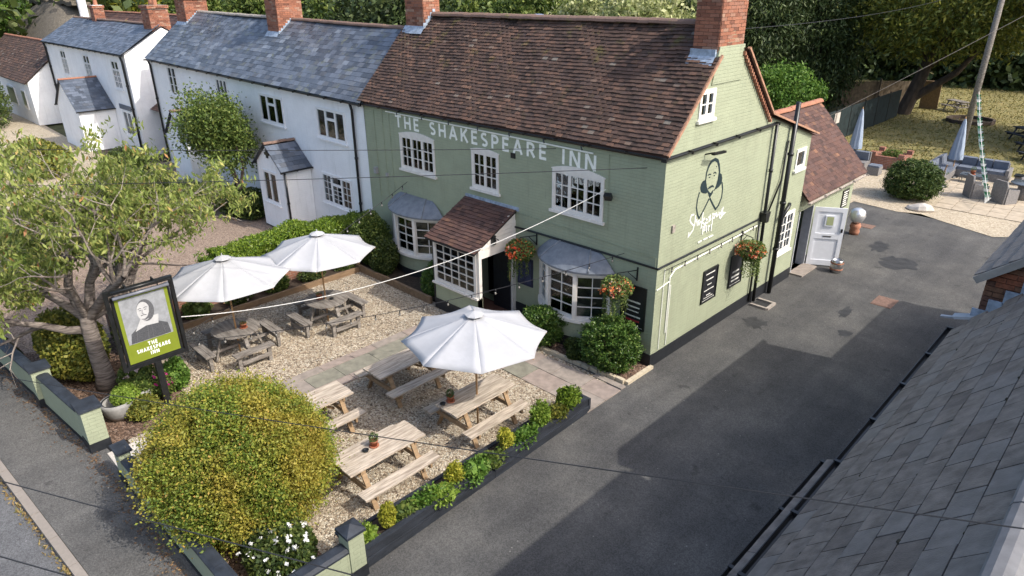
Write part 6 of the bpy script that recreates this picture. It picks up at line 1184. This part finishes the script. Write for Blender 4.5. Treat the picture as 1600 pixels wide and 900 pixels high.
tree('cream variegated tree behind the pub ridge left of the gable chimney', (-14,20,0), (-14,20,4.6), (3.2,3,4.4), 420, 60, .38, .24, .13, l_pale, 'pale_tree', 7, .25); tree('cream variegated tree behind the middle of the pub ridge', (-19.5,21.5,0), (-19.5,21.5,4.4), (3.2,3,4.4), 420, 60, .38, .24, .13, l_pale, 'pale_tree', 8, .25); tree('mid green tree behind the steel flue', (-25,23,0), (-25,23,4.6), (3.4,3,4.6), 380, 60, .42, .3, .14, l_mid, 'leafy_tree', 9, .25)
dk = [(-30,16,l_dark,'dark evergreen directly behind the inn left chimney'),(-36,18,l_dark,'dark evergreen behind the slate ridge right of the brick chimney'),(-42,20,l_mid,'leafy tree rising between two dark evergreens behind the slate ridge'),(-33,26,l_mid,'leafy tree far behind the dark evergreens'),(-50,22,l_dark,'dark tree behind the slate ridge left of the brick chimney'),(-57,20,l_mid,'green tree behind the brown tiled roof'),(-66,18,l_mid,'green tree above the brown roof ridge'),(-74,16,l_goldcon,'golden tree behind the thatched ridge'),(-92,12,l_mid,'green tree left of the thatched roof'),(-82,4,l_bracken,'bright green tree in front of the thatch at the left edge'),(-105,6,l_mid,'tree at the extreme left behind the thatch')]
for i, (x, y, mt_, lab) in enumerate(dk): tree(lab, (x,y,0), (x,y,4.6), (4.2,3.2,4.6 if x > -60 else 4.2), 330, 55, .5, .4, .2, mt_, 'background_tree', 20+i, .3)
# far woodland that reads as one mass
C = []
for k in range(2300):
    a = rad(R.uniform(-12, 102)); dd = R.uniform(78, 135); C.append((7.7-math.sin(a)*dd, -12.5+math.cos(a)*dd, R.uniform(.5, 10.5)))
C = np.array(C); C = np.repeat(C, 28, 0)+NR.normal(0,1.5,(len(C)*28,3)); C[:,2] = np.maximum(C[:,2], .1)
tag(link('distant_wood', npmesh('distant_wood', leafverts(C, 1.1, .7, None), 4, l_shrub)), 'distant belt of woodland closing the view behind the gardens', 'wood', kind='stuff')
C = np.array([(R.uniform(-18,30), R.uniform(60,66), R.uniform(.2,5.5)) for _ in range(900)]); C = np.repeat(C,30,0)+NR.normal(0,.7,(900*30,3)); C[:,2] = np.maximum(C[:,2],.1)
tag(link('boundary_hedge', npmesh('boundary_hedge', leafverts(C, .6, .35, None), 4, l_dark)), 'dark hedge along the far end of the lawn', 'hedge', kind='stuff')
# lawn grass tufts
n = 26000; C = np.column_stack([NR.uniform(-14,14,n), NR.uniform(26.5,62,n), np.full(n,.03)]); ok = (C[:,0] > -7) | (C[:,1] > 42); C = C[ok]
tag(link('lawn_grass', npmesh('lawn_grass', leafverts(C, .22, .05, np.tile([0,0,1.],(len(C),1)), .8), 4, leafmat('straw_grass', [(0,(.11,.115,.03)),(.5,(.2,.175,.05)),(1,(.32,.25,.085))], .2))), 'dry yellowing lawn grass', 'grass', kind='stuff')
# ------------------------------------------------------------ rear terrace
m_rattan = pm('grey_rattan', (.2,.19,.185), .8, .25, 25, .6, 60); m_cush = pm('blue_grey_cushion', (.13,.15,.19), .85, .12, 6); m_glassy = pm('table_glass', (.12,.14,.16), .15, .1)
def rbox(mb, x0, x1, y0, y1, z0, z1): mb.box(x0,x1,y0,y1,z0,z1)
t = thing('corner_sofa', 'grey rattan corner sofa with blue cushions round a closed parasol', 'sofa', (.8,25,0))
for a in ((-.35,.45,23.3,25.9,.0,.36),(.46,2.4,25.1,25.9,.0,.36)): mb = MB(); mb.box(*a); part('base', mb, m_rattan, t)
for a in ((-.5,-.36,23.3,26.05,0,.78),(-.35,2.4,25.91,26.05,0,.78),(-.35,.45,23.15,23.29,0,.6),(2.41,2.55,25.1,26.05,0,.6)): mb = MB(); mb.box(*a); part('back_panel', mb, m_rattan, t)
for i in range(4): mb = MB(); y0 = 23.32+i*.64; mb.box(-.33,.43,y0,y0+.62,.361,.5); part('seat_cushion', mb, m_cush, t); mb = MB(); mb.obox((-.26,y0+.31,.68),(.07,0,.02),(0,.3,0),(-.03,0,.2)); part('back_cushion', mb, m_cush, t)
for i in range(3): mb = MB(); x0 = .48+i*.64; mb.box(x0,x0+.62,25.12,25.88,.361,.5); part('seat_cushion', mb, m_cush, t); mb = MB(); mb.obox((x0+.31,25.81,.68),(.3,0,0),(0,.07,.02),(0,-.03,.2)); part('back_cushion', mb, m_cush, t)
def armchair(x, y, rot, label):
    t = thing('rattan_armchair', label, 'armchair', (0,0,0), 'rattan armchairs on the patio')
    mb = MB(); mb.box(-.3,.3,-.3,.3,.04,.38); part('seat_base', mb, m_rattan, t); mb = MB(); mb.box(-.27,.27,-.28,.26,.381,.47); part('seat_cushion', mb, m_cush, t)
    mb = MB(); pr = [(-.32,0),(.32,0),(.34,.75),(.26,.95),(-.26,.95),(-.34,.75)]; mb.prism(pr, (0,.30,0), (1,0,0), (0,0,1), (0,.07,.0)); part('backrest', mb, m_rattan, t)
    for s in (-1,1): mb = MB(); mb.prism([(-.3,0),(.3,0),(.3,.68),(.1,.6),(-.3,.58)], (s*.30,0,0), (0,1,0), (0,0,1), (s*.07,0,0)); part('arm', mb, m_rattan, t)
    t.location = (x,y,.04); t.rotation_euler.z = rot
armchair(2.05,21.7,2.2,'rattan armchair with its back to the driveway, left of the pair'); armchair(3.1,21.6,2.6,'rattan armchair with its back to the driveway, right of the pair'); armchair(3.6,24.2,-.3,'rattan armchair facing the camera at the right picture edge')
t = thing('patio_table', 'round glass topped rattan table among the armchairs', 'table', (3.6,22.6,0)); mb = MB(); mb.lathe([(.55,.72),(.57,.74),(.55,.76)], 24, (3.6,22.6,0)); part('tabletop', mb, m_glassy, t, True); mb = MB(); mb.lathe([(.3,.03),(.22,.4),(.3,.715)], 14, (3.6,22.6,0)); part('base', mb, m_rattan, t, True)
t = thing('side_table', 'dark low side table at the end of the corner sofa', 'table', (3.0,25.4,0)); mb = MB(); mb.box(2.75,3.3,25.1,25.65,.4,.45); part('tabletop', mb, m_iron, t); mb = MB(); mb.box(2.8,3.25,25.15,25.6,0,.4); part('base', mb, m_rattan, t)
t = thing('coffee_table', 'low glass coffee table in front of the corner sofa', 'table', (1.3,24.3,0)); mb = MB(); mb.box(.85,1.75,24.0,24.6,.36,.4); part('tabletop', mb, m_glassy, t)
for a, b in ((.88,24.03),(1.72,24.03),(.88,24.57),(1.72,24.57)): mb = MB(); mb.tube([(a,b,.0),(a,b,.36)], .02, 6); part('leg', mb, m_rattan, t)
pot((1.3,24.3,.4), 'small terracotta pot on the coffee table by the corner sofa', .1, .18, .2, 200, None, None)
m_bluecan = pm('pale_blue_canvas', (.3,.36,.45), .85, .12, 8, .2, 20, stretch=(6,6,.4))
def closed(x, y, h, label):
    t = thing('closed_parasol', label, 'parasol', (x,y,0), 'closed blue parasols'); mb = MB(); n = 24; prof = [(.24,.75),(.25,.85),(.2,1.3),(.13,1.85),(.06,2.3),(.02,2.42)]; vs = []
    for r, z in prof: vs += [(x+r*(1+.28*math.cos(8*a))*math.cos(a), y+r*(1+.28*math.cos(8*a))*math.sin(a), z*h/2.42) for a in [2*math.pi*k/n for k in range(n)]]
    mb.add(vs, [(i*n+k, i*n+(k+1) % n, (i+1)*n+(k+1) % n, (i+1)*n+k) for i in range(len(prof)-1) for k in range(n)]); part('canvas', mb, m_bluecan, t, True)
    mb = MB(); mb.tube([(x,y,0),(x,y,h+.08)], .025, 8); part('pole', mb, m_pole, t); mb = MB(); mb.lathe([(.3,0),(.3,.05),(.05,.09)], 18, (x,y,.0)); part('base', mb, m_iron, t, True)
closed(.35,24.9,2.75,'closed blue parasol standing in the corner sofa'); closed(-3.9,24.0,2.85,'closed blue parasol behind the end of the wing roof')
t = thing('parasol_stand', 'black round parasol base with a short wooden pole on the patio', 'parasol stand', (.45,22.5,0)); mb = MB(); mb.lathe([(.32,.04),(.33,.09),(.1,.13),(.03,.2)], 20, (.45,22.5,0)); part('base', mb, m_iron, t, True); mb = MB(); mb.tube([(.45,22.5,.1),(.58,22.5,1.05)], .03, 8); part('pole', mb, m_tanwood, t)
t = thing('brick_planter', 'square red brick planter with raised corners on the lawn edge', 'planter', (-2.5,25,0)); m_pb = brickmat('planter_brick', (.3,.12,.075), (.24,.095,.06), (.3,.26,.22), var=.2)
for a in ((-3.2,-1.7,24.3,24.5,0,.62),(-3.2,-1.7,25.6,25.8,0,.62),(-3.2,-3.0,24.5,25.6,0,.62),(-1.9,-1.7,24.5,25.6,0,.62)): mb = MB(); mb.box(*a); part('wall', mb, m_pb, t)
for x, y in ((-3.1,24.4),(-1.8,24.4),(-3.1,25.7),(-1.8,25.7)): mb = MB(); mb.box(x-.13,x+.13,y-.13,y+.13,.62,.8); part('corner_block', mb, m_pb, t)
mb = MB(); mb.box(-3,-1.9,24.5,25.6,.4,.5); part('soil', mb, m_soil, t); bush('foliage', (-2.4,25.0,.65), (.5,.5,.22), 900, .1, .05, l_mid, t, core=False, zmin=.5, seed=4)
clumped('clipped_ball', 'dense clipped dark green ball bush at the end of the driveway', (.05,19.7,.78), (1.06,1.02,.88), 500, 40, .075, .09, .035, leafmat('yew_leaf', [(0,(.025,.05,.013)),(.6,(.06,.1,.022)),(1,(.13,.17,.04))], .15), 110, .13, 50)
t = thing('boulder', 'pale grey boulder at the driveway end beside the clipped ball bush', 'rock', (.85,18.1,0)); mb = MB(); mb.lathe([(.36,-.02),(.42,.08),(.34,.2),(.15,.28),(.01,.29)], 9, (0,0,0)); mb.v = [(.85+x*1.25*(1+.15*math.sin(7*y+3*x)), 18.1+y*.8, z*(1+.3*math.sin(5*x))) for x, y, z in mb.v]; part('stone', mb, m_thresh, t)
t = thing('rattan_stool', 'grey rattan cube stool on the gravel near the brick planter', 'stool', (-2.45,22.9,0)); mb = MB(); mb.box(-2.75,-2.2,22.6,23.15,.02,.4); part('base', mb, m_rattan, t); mb = MB(); mb.box(-2.73,-2.22,22.62,23.13,.401,.48); part('cushion', mb, m_cush, t)
t = thing('rattan_sofa', 'rattan sofa with blue cushion half hidden by the wing roof', 'sofa', (-4,23.6,0)); mb = MB(); mb.box(-4.6,-3.1,23.3,24.0,0,.38); part('base', mb, m_rattan, t); mb = MB(); mb.box(-4.6,-3.1,24.01,24.13,0,.8); part('backrest', mb, m_rattan, t); mb = MB(); mb.obox((-3.7,23.93,.62),(.55,0,0),(0,.06,.02),(0,-.03,.2)); part('back_cushion', mb, m_cush, t)
# mesh screened fence, timber fence, pole
m_mesh = pm('dark_green_mesh', (.012,.022,.024), .85, .3, 3); m_fence = pm('fence_board', (.13,.10,.07), .9, .25, 4, .3, 30)
t = thing('mesh_fence', 'dark green mesh screen fence beside the lawn', 'fence', (-6.8,34,0))
for i in range(6):
    y0 = 26.5+i*2.3; mb = MB(); mb.box(-6.82,-6.79,y0+.03,y0+2.27,.02,1.85); part('mesh_panel', mb, m_mesh, t); mb = MB(); mb.tube([(-6.8,y0,0),(-6.8,y0,1.95)], .04, 8); part('post', mb, m_iron, t)
mb = MB(); mb.box(-6.785,-6.77,28.6,29.4,1.1,1.7); part('notice', mb, pm('pale_notice',(.55,.5,.45),.7,.2,14), t)
mb = MB(); mb.box(-9.5,-6.8,26.42,26.46,.02,1.85); part('mesh_panel', mb, m_mesh, t)
t = thing('timber_fence', 'brown close boarded fence behind the mesh screen', 'fence', (-11,43,0)); p, q = Vector((-15.5,38.5,0)), Vector((-7.6,46.5,0)); d = q-p; k = 48
for i in range(k):
    a = p+d*(i/k); b = p+d*((i+1)/k)-d.normalized()*.015; mb = MB(); mb.beam(a+Vector((0,0,.9)), b+Vector((0,0,.9)), .025, 1.75+R.uniform(-.02,.02)); part('board', mb, m_fence, t)
for i in range(5): c = p+d*(i/4)+Vector((.1,-.1,0)); mb = MB(); mb.box(c.x-.06,c.x+.06,c.y-.06,c.y+.06,0,1.95); part('post', mb, m_fence, t)
t = thing('storage_tank', 'pale rounded tank behind the mesh fence and wing roof', 'tank', (-8.5,27.5,0)); mb = MB(); mb.tube([(-9.1,27.4,1.3),(-8.1,27.6,1.3)], .5, 18); part('body', mb, pm('pale_tank',(.5,.52,.53),.5,.1), t, True); mb = MB(); mb.box(-9.0,-8.2,27.1,27.9,0,.85); part('stand', mb, m_drain, t)
t = thing('plywood_sheet', 'pale plywood board leaning by the lawn tree', 'plywood', (-6,44,0)); mb = MB(); mb.obox((-6.2,45.2,1.0),(.6,0,0),(0,.03,.02),(0,-.1,1.0)); part('board', mb, m_tanwood, t)
tp = thing('telegraph_pole', 'tall grey wooden pole standing at the lawn edge', 'pole', (-.6,30.5,0)); mb = MB(); mb.tube([(-.6,30.5,0),(-.55,30.5,5),(-.5,30.5,10.5)], [.16,.15,.12], 12); part('pole', mb, m_grey, tp, True)
wire('stay_wire', 'long wire slanting from the mesh fence up past the lawn tree', (-6.3,26.2,1.9), (4.5,30,9.8), .1, .013, m_drain); wire('roof_wire', 'thin wire from the gable chimney to the trees at right', (-.05,2.3,7.6), (-2,36,8.6), .4, .007, m_wire)
t = thing('bunting_rope', 'green and white bunting rope from the pole down to the patio', 'bunting', (1,25,0)); pts = catenary((-.45,30.4,3.3), (2.9,19.6,.5), .25, 40); mb = MB(); mb.tube(pts, .012, 5); part('rope', mb, m_rope, t)
fm = [pm('bunting_white',(.7,.72,.7),.8), pm('bunting_green',(.05,.22,.1),.8), pm('bunting_green_pale',(.3,.45,.36),.8)]
for i in range(1, 40): c = pts[i]; mb = MB(); a = R.uniform(-.6,.6); mb.prism([(-.12,0),(.12,0),(R.uniform(-.05,.05),-.26)], c, (math.cos(a),math.sin(a),0), (.15*math.sin(a),0,1), (0,.004,0)); part('pennant', mb, fm[i % 3], t)
mg = m_grey; dk_ = pm('dark_stained_wood',(.03,.033,.04),.8,.25,5)
def rearpic(loc, rot, label, mw): o = picnic(loc, label, 1.7, rot, mw, mw, group='picnic tables on the lawn'); return o
rearpic((-4.4,45.5,0), .9, 'grey picnic table on the sunlit part of the lawn beyond the pole', m_grey); rearpic((1.3,36.6,0), .8, 'dark picnic table under the purple maple, farthest of the dark ones', dk_); rearpic((2.3,33.6,0), .8, 'dark picnic table under the purple maple, middle of the dark ones', dk_); rearpic((2.9,31.0,0), .8, 'dark picnic table nearest the patio under the purple maple', dk_)
t = thing('fire_pit', 'round low timber ring on the lawn behind the pole', 'fire pit', (-2.6,41.4,0)); 
for i in range(14): a = i*6.283/14; b = (i+1)*6.283/14; mb = MB(); mb.beam((-2.6+1.35*math.cos(a),41.4+1.35*math.sin(a),.12), (-2.6+1.35*math.cos(b),41.4+1.35*math.sin(b),.12), .16, .24); part('ring_block', mb, m_dbark, t)
mb = MB(); mb.lathe([(1.25,.03),(.01,.04)], 14, (-2.6,41.4,0)); part('ash_bed', mb, m_soil, t)
# oil and water marks lie in the tarmac as thin sheets
def puddle(name, label, c, r, seed):
    rr = random.Random(seed); mb = MB(); n = 22; pts = [(c[0]+r[0]*(1+rr.uniform(-.35,.35))*math.cos(6.283*i/n), c[1]+r[1]*(1+rr.uniform(-.35,.35))*math.sin(6.283*i/n), .004) for i in range(n)]; mb.add(pts, [tuple(range(n))]); o = part(name, mb, pm('damp_tarmac',(.034,.034,.034),.7,.3,4,.3,80)); tag(o, label, 'damp patch')
puddle('damp_patch', 'dark damp patch on the tarmac under the gable menu board', (.75,4.0), (.3,.38), 1); puddle('damp_patch', 'dark damp stain on the driveway beyond the keg, nearest the wing', (1.15,12.6), (.3,.55), 2); puddle('damp_patch', 'largest dark damp stain in the middle of the rear driveway', (2.2,11.4), (.55,.6), 3); puddle('damp_patch', 'small dark stain on the sunlit tarmac left of the rusty cover', (2.3,6.4), (.14,.4), 4); puddle('damp_patch', 'tiny dark stain at the shadow edge below the rusty cover', (2.75,5.1), (.16,.2), 5)
